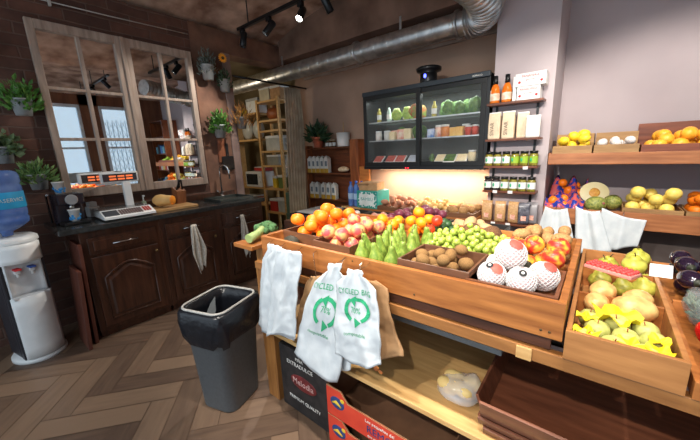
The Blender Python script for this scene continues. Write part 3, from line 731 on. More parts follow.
kwm = mat('kiwi_skin', (154, 116, 70), (120, 88, 50), rough=.9, scale=12, bump=.2)
onm = mat('red_onion_skin', (132, 62, 80), (104, 44, 62), rough=.35, scale=3, coat=.2)
onym = mat('yellow_onion_skin', (226, 192, 126), (204, 160, 90), rough=.45, scale=3)
grm = mat('grape_skin', (184, 198, 96), (150, 174, 66), rough=.25, scale=2, coat=.2, sub=.1)
mangom = mat('mango_skin', (242, 206, 132), (232, 160, 96), rough=.35, scale=1.2, mix=(.35, .6), coat=.2)
eggm = mat('eggplant_skin', (38, 24, 44), (26, 18, 32), rough=.12, coat=.6)
pepm = mat('pepper_skin', (206, 34, 28), (184, 22, 20), rough=.15, coat=.5)
tomm = mat('tomato_skin', (226, 66, 34), (212, 46, 26), rough=.2, coat=.4)
avom = mat('avocado_skin', (62, 58, 44), (44, 44, 34), rough=.6, bump=.4, scale=10)
garm = mat('garlic_skin', (232, 226, 220), (214, 204, 200), rough=.6)

def P_orange(m=om, name='orange'):
    t = fruit(name, arcprof(), m, jit=.02)
    MB().lathe([(.0, .86), (.09, .85), (.11, .80), (0, .78)], n=8).part('stem_end', mat('green_stem_end', (120, 130, 50)), t); return Proto(t)
def P_pear(m=prm, name='pear', tall=1.5, seed=0, bend=.06):
    pr = [(0, -.86), (.3, -.93), (.62, -.84), (.88, -.55), (.98, -.15), (.9, .25), (.70, .58), (.52, .88), (.44, 1.15), (.38, 1.38), (.24, 1.5), (0, 1.52)]
    pr = [(r, z if z < 0 else z * tall / 1.5) for r, z in pr]
    top = pr[-1][1]
    return Proto(fruit(name, pr, m, ([(bend * top * top, 0, top - .04), (bend * top * top + .05, 0, top + .2), (bend * top * top + .16, 0, top + .42)], [.05, .045, .07]), jit=.05, seed=seed, bend=bend))
def P_apple(m, name, stem=True, seed=0):
    pr = [(0, -.72), (.2, -.82), (.45, -.86), (.75, -.65), (.95, -.25), (1, .15), (.9, .55), (.65, .82), (.38, .9), (.16, .78), (0, .62)]
    return Proto(fruit(name, pr, m, ([(0, 0, .62), (.03, 0, .9), (.08, 0, 1.08)], .04) if stem else None, jit=.04, seed=seed))
def P_oval(m, name, sx, sy, sz, jit=.08, seed=0, n=14):
    t = thing(name, 'x', name.replace('_', ' ')); MB().ball((0, 0, 0), 1, (sx, sy, sz), None, n, 10).jitter(jit, 1.1, seed).part('skin', m, t)
    return Proto(t)
def single(name, m, sx, sy, sz, jit=.08, seed=0, u=12, v=8):      # one-mesh kinds
    o = MB().ball((0, 0, 0), 1, (sx, sy, sz), None, u, v).jitter(jit, 1.1, seed).part(name, m); o['category'] = name.replace('_', ' '); return Proto(o)

def drop(n, x0, x1, y0, y1, z0, r, seed=0, rv=.06, tries=60, have=None, flat=0):
    rnd = random.Random(seed); P = list(have or [])
    out = []
    for k in range(n):
        rr = r * rnd.uniform(1 - rv, 1 + rv); best = None
        for _ in range(tries):
            x, y = rnd.uniform(x0 + rr, x1 - rr), rnd.uniform(y0 + rr, y1 - rr); z = z0 + rr
            for (a, b, c, q) in P:
                d2 = (a - x) ** 2 + (b - y) ** 2; s = rr + q
                if d2 < s * s: z = max(z, c + math.sqrt(s * s - d2))
            sc = z + flat * rnd.random()
            if best is None or sc < best[0]: best = (sc, x, y, z, rr)
        P.append(best[1:]); out.append(best[1:])
    return out
ORD = ['leftmost', 'second from left', 'third from left', 'fourth from left', 'fifth from left', 'sixth from left', 'seventh from left', 'eighth from left', 'ninth from left', 'tenth from left', 'eleventh from left', 'twelfth from left', 'thirteenth from left', 'fourteenth from left', 'fifteenth from left', 'sixteenth from left', 'seventeenth from left', 'eighteenth from left', 'nineteenth from left', 'twentieth from left']
def autolabel(objs, noun, r, group, z0):
    """names each by layer, row (front to back) and order from the left"""
    lay = {}
    for o in objs: lay.setdefault(min(2, int(max(0, o.location.z - z0 - r) / (1.15 * r))), []).append(o)
    names = ['bottom layer', 'upper layer', 'top layer']
    for k, L_ in lay.items():
        ys = sorted(o.location.y for o in L_); span = ys[-1] - ys[0]; rows = max(1, round(span / (1.9 * r)) + 1)
        R = {}
        for o in L_: R.setdefault(min(rows - 1, int((o.location.y - ys[0]) / (span + 1e-6) * rows)), []).append(o)
        keys = sorted(R)
        for i, q in enumerate(keys):
            rn = 'only row' if len(keys) == 1 else 'front row' if i == 0 else 'back row' if i == len(keys) - 1 else 'middle row' if len(keys) == 3 else ['', 'second row', 'third row', 'fourth row', 'fifth row', 'sixth row'][min(i, 5)]
            row = sorted(R[q], key=lambda o: o.location.x)
            for j, o in enumerate(row):
                s_ = ', '.join(x for x in (noun, names[k] if len(lay) > 1 else '', rn if rn != 'only row' else '', 'single one' if len(row) == 1 and False else (ORD[j] if len(row) > 1 else '')) if x)
                o['label'] = s_; o['group'] = group
def pile(protos, n, x0, x1, y0, y1, z0, r, noun, group, seed=0, rot='any', rv=.06, have=None, tries=60, shrink=.97):
    rnd = random.Random(seed + 100); objs = []; L_ = drop(n, x0, x1, y0, y1, z0, r, seed, rv, tries, have)
    for (x, y, z, q) in L_:
        p = protos[rnd.randrange(len(protos))]
        if rot == 'any': ro = (rnd.uniform(-.6, .6), rnd.uniform(-.6, .6), rnd.uniform(0, 6.28))
        elif rot == 'z': ro = (rnd.uniform(-.12, .12), rnd.uniform(-.12, .12), rnd.uniform(0, 6.28))
        else: ro = (rnd.uniform(-.25, .25), rnd.uniform(-.25, .25), rnd.uniform(0, 6.28))
        objs.append(p.put((x, y, z), ro, q * shrink))
    autolabel(objs, noun, r, group, z0); return L_

Z1 = ZT + .007
po = P_orange(); pc = P_orange(cm_, 'clementine')
pile([po], 20, -1.307, -1.055, 1.05, 1.41, Z1, .039, 'orange in the left corner box', 'oranges in the left corner box', 3)
pp = [P_apple(am, 'peach', False, 1)]
pile(pp, 15, -1.027, -.82, .995, 1.32, Z1, .036, 'pink peach in the box beside the oranges', 'peaches in the brown box', 5)
pile([pc], 10, -1.04, -.83, 1.345, 1.60, ZT, .032, 'small clementine behind the peach box', 'clementines behind the peach box', 8)
pile([pc], 7, -.82, -.665, 1.42, 1.60, ZT, .034, 'yellow-orange clementine behind the pears', 'clementines behind the pears', 9)
# pears standing in rows in the open tray
ppr = [P_pear(seed=1), P_pear(seed=5, bend=.12, tall=1.7), P_pear(seed=9, bend=-.08, tall=1.6)]
objs = []; rnd = random.Random(4)
for j, (yy, n) in enumerate(((.975, 3), (1.055, 4), (1.135, 4), (1.215, 4), (1.295, 3))):
    for i in range(n):
        x = -.765 + i * .070 + (.03 if j % 2 == 0 else 0); p = ppr[rnd.randrange(3)]
        if x > -.585 and yy < 1.16: x = -.590
        objs.append(p.put((x, yy + rnd.uniform(-.006, .006), ZT + .046), (rnd.uniform(-.15, .10), rnd.uniform(-.12, .12), rnd.uniform(0, 6)), (.032, .032, .046)))
autolabel(objs, 'green pear standing in the open tray', .037, 'pears standing in the front tray', ZT)
for o in objs: o['label'] = o['label'].replace(', bottom layer', ' floor').replace(', upper layer', ', raised')
# kiwis
pk = [single('kiwi', kwm, 1, .84, .84, .05, 1)]
pile(pk, 15, -.535, -.30, .942, 1.14, .957, .026, 'brown kiwi in the small box', 'kiwis in the small box', 11)
# net-wrapped fruit

def net_fruit(x, y, z, r, label, sticker, redp, seed):
    t = thing('wrapped_fruit', label, 'fruit', (x, y, z), seed, 'fruit in white foam nets')
    b = MB(); b.ball((0, 0, 0), r, (1, 1, 1.05), None, 20, 14); b.part('fruit', mat('pale_yellow_melon', (234, 206, 204), (226, 192, 190), rough=.5), t)
    nb_ = MB(); N = 19
    for s_ in (1, -1):
        for k in range(N):
            pts = []
            for i in range(15):
                ph = -1.35 + 2.7 * i / 14; th = 2 * PI * k / N + s_ * ph * 1.1
                pts.append(((r + .002) * math.cos(ph) * math.cos(th), (r + .002) * math.cos(ph) * math.sin(th), (r + .002) * 1.05 * math.sin(ph)))
            nb_.tube(pts, .0015, 4, cap=False)
    nb_.part('foam_net', paper, t)
    def patch(d, rad, m, nm, rr=1.0):
        d = Vector(d).normalized(); s = d.orthogonal().normalized(); w = d.cross(s); b = MB()
        ring = [b.bm.verts.new(((d * math.cos(rad * q) + (s * math.cos(a) + w * math.sin(a)) * math.sin(rad * q))) * (r + .0045 + .0006 * rr)) for q in (.5, 1) for a in [2 * PI * i / 16 for i in range(16)]]
        c = b.bm.verts.new(d * (r + .005 + .0006 * rr))
        for i in range(16):
            j = (i + 1) % 16; b.bm.faces.new((c, ring[i], ring[j])); b.bm.faces.new((ring[i], ring[16 + i], ring[16 + j], ring[j]))
        for v in b.bm.verts: v.co.z *= 1.03
        Mi = Matrix.Rotation(-seed, 4, 'Z')
        for v in b.bm.verts: v.co = Mi @ v.co
        b.part(nm, m, t)
    if redp: patch(redp, .42, mat('red_blush', (214, 104, 88), (196, 80, 70)), 'red_patch')
    if sticker: patch(sticker, .24, blackink, 'sticker', 2); patch(sticker, .10, whiteink, 'sticker_emblem', 4)
net_fruit(-.236, .986, .961 + .0425, .040, 'net-wrapped fruit with black sticker, front left of the dark box', (-.05, -.5, .85), (.45, -.5, .75), .2)
net_fruit(-.153, .985, .961 + .0415, .039, 'net-wrapped fruit with black sticker, front middle of the dark box', (.15, -.6, .8), None, 1.2)
net_fruit(-.106, 1.055, .961 + .0435, .041, 'net-wrapped fruit at the right back corner of the dark box', None, (.4, -.3, .85), 2.0)
net_fruit(-.198, 1.045, .961 + .099, .045, 'net-wrapped fruit with big red patch, topmost of the nets', None, (.35, -.35, .85), 2.6)
net_fruit(-.255, 1.115, .961 + .034, .031, 'net-wrapped fruit hidden at the back left of the dark box', None, None, 3)
# behind: apples, potatoes, coconuts
pa = [P_apple(am2, 'apple', True, 3)]
pile(pa, 7, -.26, -.055, 1.19, 1.36, ZT, .037, 'red-yellow apple behind the net-wrapped fruit', 'apples behind the nets', 13)
pile([single('potato', potm, 1.25, .9, .82, .1, 2), single('potato', potm, 1.35, .85, .85, .12, 8)], 18, -.30, -.06, 1.37, 1.60, ZT, .031, 'brown potato behind the apples', 'potatoes behind the apples', 14, shrink=.9)
pcn = P_oval(mat('coconut_husk', (138, 98, 66), (96, 64, 42), rough=1, scale=14, bump=1, stretch=(1, 1, .2)), 'coconut', 1, 1, 1.05, .08)
pcn.put((-.37, 1.50, ZT + .052), (.2, .1, 0), .05, 'hairy brown coconut at the back between grapes and potatoes', 'coconuts behind the grapes')
pcn.put((-.475, 1.53, ZT + .055), (.2, .6, 0), .046, 'hairy brown coconut farther left behind the grapes', 'coconuts behind the grapes')
av = P_oval(avom, 'avocado', .8, .8, 1.15, .05)
av.put((-.165, 1.12, .961 + .032), (.3, .2, 0), .028, 'dark avocado tucked between the nets and apples', 'avocados')
av.put((-1.19, .985, ZT + .034), (0, PI / 2, .2), .04, 'large dark avocado lying in front of the orange box', 'avocados')
# grapes: bunches with every berry a part
def bunch(x, y, z, n, L_, W_, H_, seed, label):
    t = thing('grape_bunch', label, 'grapes', (x, y, z), 0, 'bunches of green grapes'); rnd = random.Random(seed)
    pts = drop(n, -L_, L_, -W_, W_, 0, .0138, seed, .1, 14)
    base = MB().ball((0, 0, 0), 1, (1, 1, 1.12), None, 10, 7).part('grape', grm, t); first = True
    for (a, b_, c, q) in pts:
        g = base if first else base.copy()
        if not first: C.objects.link(g); g.parent = t
        first = False; g.location = (a, b_, c); g.scale = (q, q, q); g.rotation_euler = (rnd.random(), rnd.random(), 0)
    MB().tube([(-L_ * .7, 0, H_ * .6), (0, 0, H_ * 1.0), (L_ * .5, .01, H_ * 1.12)], [.003, .0025, .002], 5).part('stem', mat('grape_stalk', (150, 150, 70)), t)
for i, (x, y, z, lab) in enumerate(((-.50, 1.245, 0, 'green grape bunch at the front left of the heap'), (-.365, 1.245, 0, 'green grape bunch at the front right beside the nets'), (-.555, 1.36, 0, 'green grape bunch at the back left beside the clementines'),
                                    (-.44, 1.365, 0, 'green grape bunch in the back centre of the heap'), (-.44, 1.31, .045, 'green grape bunch lying on top of the heap'), (-.32, 1.36, 0, 'green grape bunch at the back right by the coconut'))):
    bunch(x + .02, y, ZT + z + .004, 40, .068, .056, .07, i * 7 + 1, lab)
# dark green limes behind grapes
pile([single('lime', mat('dark_lime', (58, 92, 52), (38, 66, 38), rough=.4), 1.1, 1, 1, .04)], 16, -.66, -.53, 1.44, 1.60, ZT, .022, 'dark green lime behind the grapes', 'limes behind the grapes', 21)
pile([P_apple(tomm, 'tomato', False, 4)], 3, -.66, -.57, 1.36, 1.44, ZT, .028, 'red-orange tomato between pears and grapes', 'tomatoes between pears and grapes', 23)

# broccoli
t = thing('broccoli', 'head of broccoli lying on the side board left of the oranges', 'broccoli', (-1.51, 1.02, .9195), .5)
MB().tube([(-.02, -.09, .03), (0, -.02, .04), (.01, .03, .055)], [.026, .022, .024], 12).part('stalk', mat('broccoli_stalk', (176, 196, 128), (150, 176, 104)), t)
b = MB(); rnd = random.Random(5)
for i in range(34):
    a = rnd.random() * 6.28; q = rnd.random() ** .5 * .055
    b.ball((.012 + q * math.cos(a), .065 + q * math.sin(a) * .75, .065 + .02 * rnd.random() - q * .35), .024 * rnd.uniform(.7, 1.1), (1, 1, .8), None, 10, 7)
b.jitter(.006, 60); b.part('florets', mat('broccoli_green', (96, 136, 88), (66, 104, 62), rough=.9, scale=60, bump=.8), t)
#NEXT
# ------------------------------------------------------------------ hanging bags on the tray front
YBG = .875
def hook(x, z=.975, lab='thin wire hook on the tray front, '):
    pass
def bag_outline(kind, v):
    """half width fraction and centre shift for height fraction v (0 top, 1 bottom)"""
    if kind == 'vest':      # T-shirt bag gathered on its hook
        return .26 + .05 * math.sin(v * 50) * (v < .06) + (.50 if v > .17 else .50 * (max(0, v - .06) / .11) ** .8) + .24 * min(1, max(0, v - .17) / .5)
    if kind == 'square': return min(1, .86 + .14 * v) * (1 if v > .04 else .6 + 10 * v)
    return .86 + .14 * v if v > .03 else .7 + 5 * v
def hang_bag(label, corners, kind, m, yoff, seed, group, name='plastic_bag', thick=.004, amp=.009, cat='bag'):
    """corners: top-left, top-right, bottom-right, bottom-left as (x, z)"""
    (ax, az), (bx, bz_), (cx, cz), (dx, dz) = corners
    def yf(u, v): return yoff - .012 * math.sin(PI * u) * v + amp * (math.sin(u * 9 + seed + v * 2) * .5 + math.sin(u * 17 + seed * 2 - v * 5) * .3) * (.4 + .6 * v) + .008 * noise.noise(Vector((u * 3.5, v * 3.5, seed))) + .005 * abs(noise.noise(Vector((u * 7 + v * 4, v * 9, seed + 5))))
    def fn(u, v):
        w = bag_outline(kind, v); uu = .5 + (u - .5) * w
        x = (ax * (1 - uu) + bx * uu) * (1 - v) + (dx * (1 - uu) + cx * uu) * v
        z = (az * (1 - uu) + bz_ * uu) * (1 - v) + (dz * (1 - uu) + cz * uu) * v
        z += .014 * math.sin(u * 6 + seed) * max(0, v - .85) / .15; x += .012 * noise.noise(Vector((seed, v * 4, u * 2)))
        return (x, yf(u, v), z)
    t = thing(name, label, cat, (0, 0, 0), 0, group)
    MB().sheet(fn, 26, 34, -thick).part('film' if m is bagw else 'paper_body', m, t)
    MB().tube([((ax + bx) / 2, .907, .985), ((ax + bx) / 2, .885, .978), ((ax + bx) / 2, yoff, (az + bz_) / 2 - .004), ((ax + bx) / 2 + .003, yoff - .008, (az + bz_) / 2 + .004)], .0016, 6).part('wire_hook', chrome, t)
    def on(x2, y2):      # decal coordinates in [0,1]^2 -> surface, slightly in front
        p = fn(x2, y2); return Vector((p[0], p[1] - .0030, p[2]))
    return t, on
def put_print(t, on, words_, arrow=True, flip=1):
    for (txt, u, v, sz, squeeze) in words_:
        def wp(c, u=u, v=v): return on(min(.97, max(.03, u + c.x)), v - c.y)
        text_mesh(txt, sz, greenink, M=None, parent=t, warp=wp, sx=squeeze, extrude=0)
    if arrow:
        b = MB(); cu, cv, R_ = .52, .42, .20
        def ring(a0, a1, r0, r1, n):
            V = []
            for i in range(n + 1):
                a = math.radians(a0 + (a1 - a0) * i / n)
                V.append([b.bm.verts.new(on(cu + r * math.cos(a) * 1.25, cv - r * math.sin(a) * .62)) for r in (r0, r1)])
            for A, B in zip(V, V[1:]): b.bm.faces.new((A[0], B[0], B[1], A[1]))
        ring(-60, 60, .17, .23, 8); ring(120, 240, .17, .23, 8); ring(60, 100, .17, .23, 4)
        for (pu, pv, s) in ((.40, .31, 1), (.62, .545, -1)):
            q = [(pu + .14 * s, pv - .05), (pu - .02 * s, pv + .0 ), (pu + .10 * s, pv + .065)]
            b.bm.faces.new([b.bm.verts.new(on(min(.96, max(.04, a)), c_)) for a, c_ in q])
        b.part('printed_arrows', greenink, t)
WB = 'white plastic bags hanging on the tray front'
KB = 'brown paper bags behind the plastic bags'
t, on = hang_bag('brown kraft paper bag leaning out left of the printed white bags', ((-1.00, .84), (-.86, .90), (-.87, .50), (-1.13, .53)), 'square', kraft, .893, 1, KB, 'paper_bag', .006, .003)
t, on = hang_bag('brown kraft paper bag showing right of the printed white bags', ((-.80, .92), (-.56, .92), (-.50, .64), (-.80, .54)), 'square', kraft, .893, 2, KB, 'paper_bag', .006, .003)
b = MB(); rnd = random.Random(3)
for i in range(5): b.ball((-.60 + rnd.uniform(-.03, .03), .878, .565 + rnd.uniform(-.012, .012)), .011, (1, .12, .8), None, 8, 6)
b.part('printed_fruit', mat('print_orange', (206, 130, 60), (150, 80, 50), scale=60), t)
hang_bag('plain white bag at the far left end of the tray, rear of three', ((-1.32, .955), (-1.15, .985), (-1.17, .50), (-1.41, .475)), 'vest', bagw, .890, 3, WB)
hang_bag('plain white bag in the middle of the left group of three', ((-1.26, .98), (-1.02, .985), (-1.08, .52), (-1.35, .475)), 'vest', bagw, .860, 4, WB)
hang_bag('broad plain white bag, rightmost of the left group of three', ((-1.12, .985), (-.925, 1.0), (-1.03, .575), (-1.26, .50)), 'vest2', bagw, .826, 5, WB)
t, on = hang_bag('white bag hanging behind the two printed bags, its bottom lowest', ((-.83, .93), (-.70, .92), (-.73, .52), (-.95, .40)), 'vest2', bagw, .866, 6, WB)
t, on = hang_bag('tilted white bag with green recycling print, left of the printed pair', ((-.90, .955), (-.64, 1.0), (-.79, .43), (-1.07, .455)), 'vest', bagw, .842, 7, WB)
put_print(t, on, (('CYCLED BAG', .50, .20, .075, 2.0), ('70%', .52, .40, .085, 1.7), ('compostable', .45, .64, .045, 2)))
t, on = hang_bag('upright white bag with green recycling print, right of the printed pair', ((-.77, .975), (-.53, 1.0), (-.545, .635), (-.76, .595)), 'vest', bagw, .812, 8, WB)
put_print(t, on, (('CYCLED BAG', .50, .225, .085, 1.55), ('70%', .50, .42, .09, 1.6), ('compostable', .5, .68, .055, 1.6)))

# ------------------------------------------------------------------ under the stand
# low shelf things
t = thing('potato_bag', 'clear bag of pale potatoes on the low pine shelf', 'bag', (-.335, 1.03, .458))
b = MB(); b.ball((0, 0, .048), 1, (.082, .07, .048), None, 18, 12); b.jitter(.010, 22); 
for v in b.bm.verts:
    if v.co.x > .02 and v.co.z > .06: v.co += Vector((.02, .02, .03)) * (v.co.z - .06) * 20
b.part('plastic_film', film, t)
b = MB(); rnd = random.Random(2)
for (x, y, z, q) in drop(9, -.07, .07, -.055, .055, .006, .028, 5): b.ball((x, y, min(z, .07)), q, (1.3, 1.05, .85), None, 12, 8)
b.part('potatoes', mat('pale_potato', (232, 206, 140), (214, 180, 110), rough=.6, scale=6), t); t.children[-1]['kind'] = 'stuff'
# stack of brown trays
tw_ = wood('stacked_tray_wood', (132, 80, 56), (92, 52, 36), 'X', rough=.4, coat=.3)
for i in range(3):
    z0 = .449 + i * .031; dx = (.012, -.006, .0)[i]
    lab = ('big dark brown empty tray on the low shelf, bottom of the stack', 'big dark brown empty tray in the middle of the stack', 'big dark brown empty tray on top of the low stack')[i]
    w, d = .30, .215
    tt = thing('stacked_tray', lab, 'tray', (.075 + dx, 1.165, z0), .0, 'stacked empty brown trays')
    for nm, poly in (('front_board', 0), ('back_board', 1)):
        s = -1 if poly == 0 else 1
        M = Matrix.Translation((0, s * d, 0)) @ Matrix.Rotation(-s * .35, 4, 'X')
        MB().box(-w - .01, w + .01, -.005, .005, 0, .075 if i == 2 else .028, .0015, M=M).part(nm, tw_, tt)
    for s in (-1, 1):
        M = Matrix.Translation((s * w, 0, 0)) @ Matrix.Rotation(s * .35, 4, 'Y')
        MB().box(-.005, .005, -d, d, 0, .075 if i == 2 else .028, .0015, M=M).part('side_board', tw_, tt)
    MB().box(-w, w, -d, d, 0, .006).part('floor_board', tw_, tt)
# black carton
cart = mat('black_printed_carton', (48, 44, 44), (28, 27, 28), rough=.6, scale=24)
t = thing('fruit_carton', 'black fruit carton with white PIÑA EXTRADULCE lettering beside the leg', 'carton', (-1.115, 1.08, .002), 0)
MB().box(-.18, .18, -.155, .155, 0, .385, .003).part('box_body', cart, t)
text_mesh('PIÑA', .026, whiteink, M=face_front(-.02, -.1565, .335), parent=t)
text_mesh('EXTRADULCE', .032, whiteink, M=face_front(-.02, -.1565, .300), parent=t)
b = MB(); b.ball((0, -.155, .20), 1, (.10, .003, .045), None, 16, 8); b.part('red_emblem', mat('dull_red_print', (128, 44, 44), (96, 34, 36), scale=30), t)
text_mesh('Melodia', .05, mat('pink_print', (214, 176, 170)), M=face_front(0, -.1590, .203), parent=t)
text_mesh('PREMIUM QUALITY', .028, whiteink, M=face_front(0, -.1565, .085), parent=t)
# red crates
rc = mat('red_card', (222, 74, 50), (206, 60, 42), rough=.55); kraft_in = mat('brown_card_inside', (120, 86, 62), (100, 70, 50), rough=.8)
for i, (z0, lab) in enumerate(((.003, 'red fruit carton with blue oval emblem, bottom one of the two'), (.164, 'red open fruit carton lettered REMO on top of the other'))):
    t = thing('red_fruit_carton', lab, 'carton', (-.62, 1.08, z0), 0, 'red cardboard fruit cartons')
    w, d, h = .30, .178, .158
    poly = [(-w, 0), (w, 0), (w, h), (w - .05, h), (w - .09, h - .045), (-w + .13, h - .045), (-w + .09, h), (-w, h)]
    fb = MB().prism(poly, -d, -d + .004).part('front_panel', rc, t)
    e = MB(); pts = poly[2:]
    for A, B in zip(pts, pts[1:]):
        L_ = math.hypot(B[0] - A[0], B[1] - A[1]); a = math.atan2(B[1] - A[1], B[0] - A[0])
        e.box(0, L_, -.0005, .0055, 0, .002, M=Matrix.Translation((A[0], -d, A[1])) @ Matrix.Rotation(-a, 4, 'Y'))
    e.part('cardboard_edge', mat('card_edge', (222, 190, 140)), fb)
    MB().prism(poly, d - .004, d).part('back_panel', kraft_in, t)
    MB().box(-w, -w + .004, -d + .004, d - .004, 0, h).part('side_panel', kraft_in, t)
    MB().box(w - .004, w, -d + .004, d - .004, 0, h).part('side_panel', kraft_in, t)
    MB().box(-w + .004, w - .004, -d + .004, d - .004, 0, .004).part('bottom_panel', kraft_in, t)
    b = MB(); b.ball((-w + .065, -d, .085), 1, (.043, .002, .033), None, 20, 8); o = b.part('oval_emblem', mat('emblem_blue', (44, 72, 130)), fb)
    b = MB(); b.tube([(-w + .035, -d - .002, .080), (-w + .06, -d - .002, .092), (-w + .09, -d - .002, .074)], [.003, .008, .003], 8); b.ball((-w + .098, -d - .002, .112), 1, (.013, .002, .011), None, 10, 6); b.part('yellow_fruit_emblem', mat('emblem_yellow', (236, 200, 60)), o)
    text_mesh('REMO', .05, mat('emblem_navy', (38, 60, 120)), M=face_front(.0, -d - .001, .048), parent=fb)
    text_mesh('Los pequeños del', .021, whiteink, M=face_front(-.0, -d - .001, .088), parent=fb)
    text_mesh('que son tan ricos', .018, whiteink, M=face_front(.0, -d - .001, .016), parent=fb)

# ------------------------------------------------------------------ long crate contents, right of the main tray
ZC = .849
yel = mat('yellow_tissue_paper', (246, 226, 44), (236, 208, 24), rough=.6)
pq = P_apple(mat('pale_green_yellow_skin', (206, 204, 124), (182, 186, 98), rough=.4, scale=2), 'wrapped_pear', True, 6); pq.o.children[-1].data.materials[0] = mat('red_stem', (176, 60, 44))
L_ = [(.012, .955), (.068, .95), (.128, .955), (.035, 1.02), (.095, 1.02), (.15, 1.025), (.02, 1.09), (.08, 1.085), (.14, 1.09)]
objs = [pq.put((x, y, ZC + .035 + .004 * (i % 2)), (rnd.uniform(-.2, .1), rnd.uniform(-.2, .2), rnd.uniform(0, 6)), .030) for i, (x, y) in enumerate(L_)]
autolabel(objs, 'pale pear in yellow tissue in the front crate section', .035, 'tissue-wrapped pears', ZC)
def tissue(x, y, z, r, seed, label):
    rnd = random.Random(seed)
    def fn(u, v):
        a = u * 2 * PI; q = r * 1.3 * (.1 + .9 * v); w = noise.noise(Vector((math.cos(a) * 2, math.sin(a) * 2, seed + v)))
        return (x + q * math.cos(a) * (1 + .3 * w), y + q * math.sin(a) * (1 + .3 * w), z - .006 + r * .38 * v * (1 + .9 * math.sin(a * 5 + seed)) + r * .3 * w)
    o = MB().sheet(fn, 30, 6, .0008, smooth=False).part('tissue_paper', yel); tag(o, label, 'tissue paper', 'crumpled yellow tissue papers')
for a in ((.012, .950, ZC + .062, .022, 1, 'crumpled yellow tissue at the front left corner of the crate'), (.10, .950, ZC + .060, .022, 2, 'crumpled yellow tissue at the front middle of the crate'),
          (.150, .950, ZC + .062, .022, 3, 'crumpled yellow tissue at the front right corner of the crate'), (.155, .995, ZC + .068, .018, 4, 'crumpled yellow tissue at the right side of the crate'), (.075, 1.09, ZC + .06, .042, 5, 'largest crumpled yellow tissue, at the back by the mangoes'), (.008, 1.04, ZC + .066, .018, 6, 'crumpled yellow tissue along the left side of the crate')): tissue(*a)
pm = P_oval(mangom, 'mango', 1.25, .9, .9, .06, 4, 20)
pm.put((.030, 1.185, ZC + .052), (0, .1, 1.45), .036, 'yellow mango at the left of the middle crate section', 'mangoes in the middle crate section')
pm.put((.118, 1.18, ZC + .060), (0, .1, .3), .044, 'large golden mango at the front right of the middle section', 'mangoes in the middle crate section')
pm.put((.045, 1.285, ZC + .055), (0, .1, 1.3), .040, 'orange-yellow mango behind the largest one', 'mangoes in the middle crate section')
pm.put((.132, 1.275, ZC + .052), (0, .1, .9), .038, 'reddish mango at the back right of the middle section', 'mangoes in the middle crate section')
t = thing('fruit_netting', 'clear tray pack of red berries lying across the mangoes', 'fruit pack', (.06, 1.32, ZC + .125), -.5)
def bk(u, v): return (-.07 + .14 * u, -.03 + .06 * v, .012 * math.sin(PI * u) * math.sin(PI * v) + .004)
MB().box(-.07, .07, -.03, .03, -.008, .004, .003).part('pack_base', mat('pink_pack', (226, 150, 140)), t)
b = MB()
for i in range(9):
    for j in range(4): b.ball((-.06 + i * .015, -.022 + j * .0145, .008), .0075, (1, 1, .8), None, 8, 6)
b.part('berries', mat('red_berry', (222, 84, 80), (200, 60, 60)), t)['kind'] = 'stuff'
qn = P_pear(prm2, 'quince', .85, 3, .05)
for i, (x, y, z, r, lab) in enumerate(((.035, 1.43, .045, .04, 'green-yellow quince at the left of the back crate section'), (.10, 1.40, .04, .038, 'small green quince in the middle of the back section'), (.155, 1.41, .05, .040, 'green quince at the right of the back crate section'),
        (.05, 1.53, .055, .044, 'round green quince farther back on the left'), (.13, 1.50, .10, .042, 'upright green quince on top with a dark stem'), (.145, 1.60, .10, .042, 'big green quince at the very back right'), (.06, 1.62, .05, .040, 'green quince at the back left corner'), (.16, 1.50, .04, .036, 'small quince under the upright one'))):
    qn.put((x, y, ZC + z + .004), (rnd.uniform(-.3, .3), rnd.uniform(-.3, .3), i), r * .92, lab, 'quinces in the back crate section')
o = MB().box(-.03, .03, -.002, .002, 0, .045, .0008).part('price_card', paper); o.location = (.20, 1.47, .925); o.rotation_euler = (-.35, 0, .1); tag(o, 'blank white price card at the right edge of the quinces', 'price card')

# ------------------------------------------------------------------ wide tray with vegetables, far right
T3 = tray('vegetable_tray', 'wide pine tray of vegetables right of the long crate', 'tray', .205, .95, .905, 1.80, .842, .886, honey, .014)
MB().box(-.356, .356, .0, .014, .006, .05).part('divider', wood('orange_board', (206, 134, 76), (166, 102, 52)), T3)
ZS = .849
peg = P_oval(eggm, 'eggplant', 1.25, .92, .92, .05, 5, 16)
MB().lathe([(.0, -1.5), (.12, -1.48), (.14, -1.38), (.36, -1.2), (.42, -1.1), (.3, -1.12), (0, -1.15)], M=Matrix.Rotation(-PI / 2, 4, 'Y') @ Matrix.Rotation(PI, 4, 'X'), n=10).part('calyx', mat('eggplant_calyx', (48, 52, 40)), peg.o)
objs = []
for i, (x, y, z, q) in enumerate(drop(24, .225, .54, 1.38, 1.76, ZS, .038, 7)):
    objs.append(peg.put((x, y, z), (0, .05, PI / 2 + rnd.uniform(-.4, .4)), .034))
autolabel(objs, 'glossy black eggplant in the wide vegetable tray', .038, 'eggplants in the vegetable tray', ZS)
t = thing('salad_bag', 'clear bag of dark greens leaning against the long crate', 'bag', (.268, 1.27, ZS + .012), 0)
b = MB(); b.ball((0, 0, .05), 1, (.034, .13, .045), None, 18, 14); b.jitter(.010, 20); b.part('plastic_film', mat('thin_film', (225, 232, 235), rough=.1, alpha=.2), t)
o = foliage(140, .026, .11, .030, .035, leafd, 31, .3, .045, .5).part('leaves', mat('salad_leaf', (110, 130, 110), (60, 84, 70), scale=30), t)
pile([single('pepper', pepm, .85, .85, 1.1, .12, 3)], 14, .222, .50, 1.00, 1.14, ZS, .030, 'shiny red pepper in the wide vegetable tray', 'red peppers in the vegetable tray', 33)
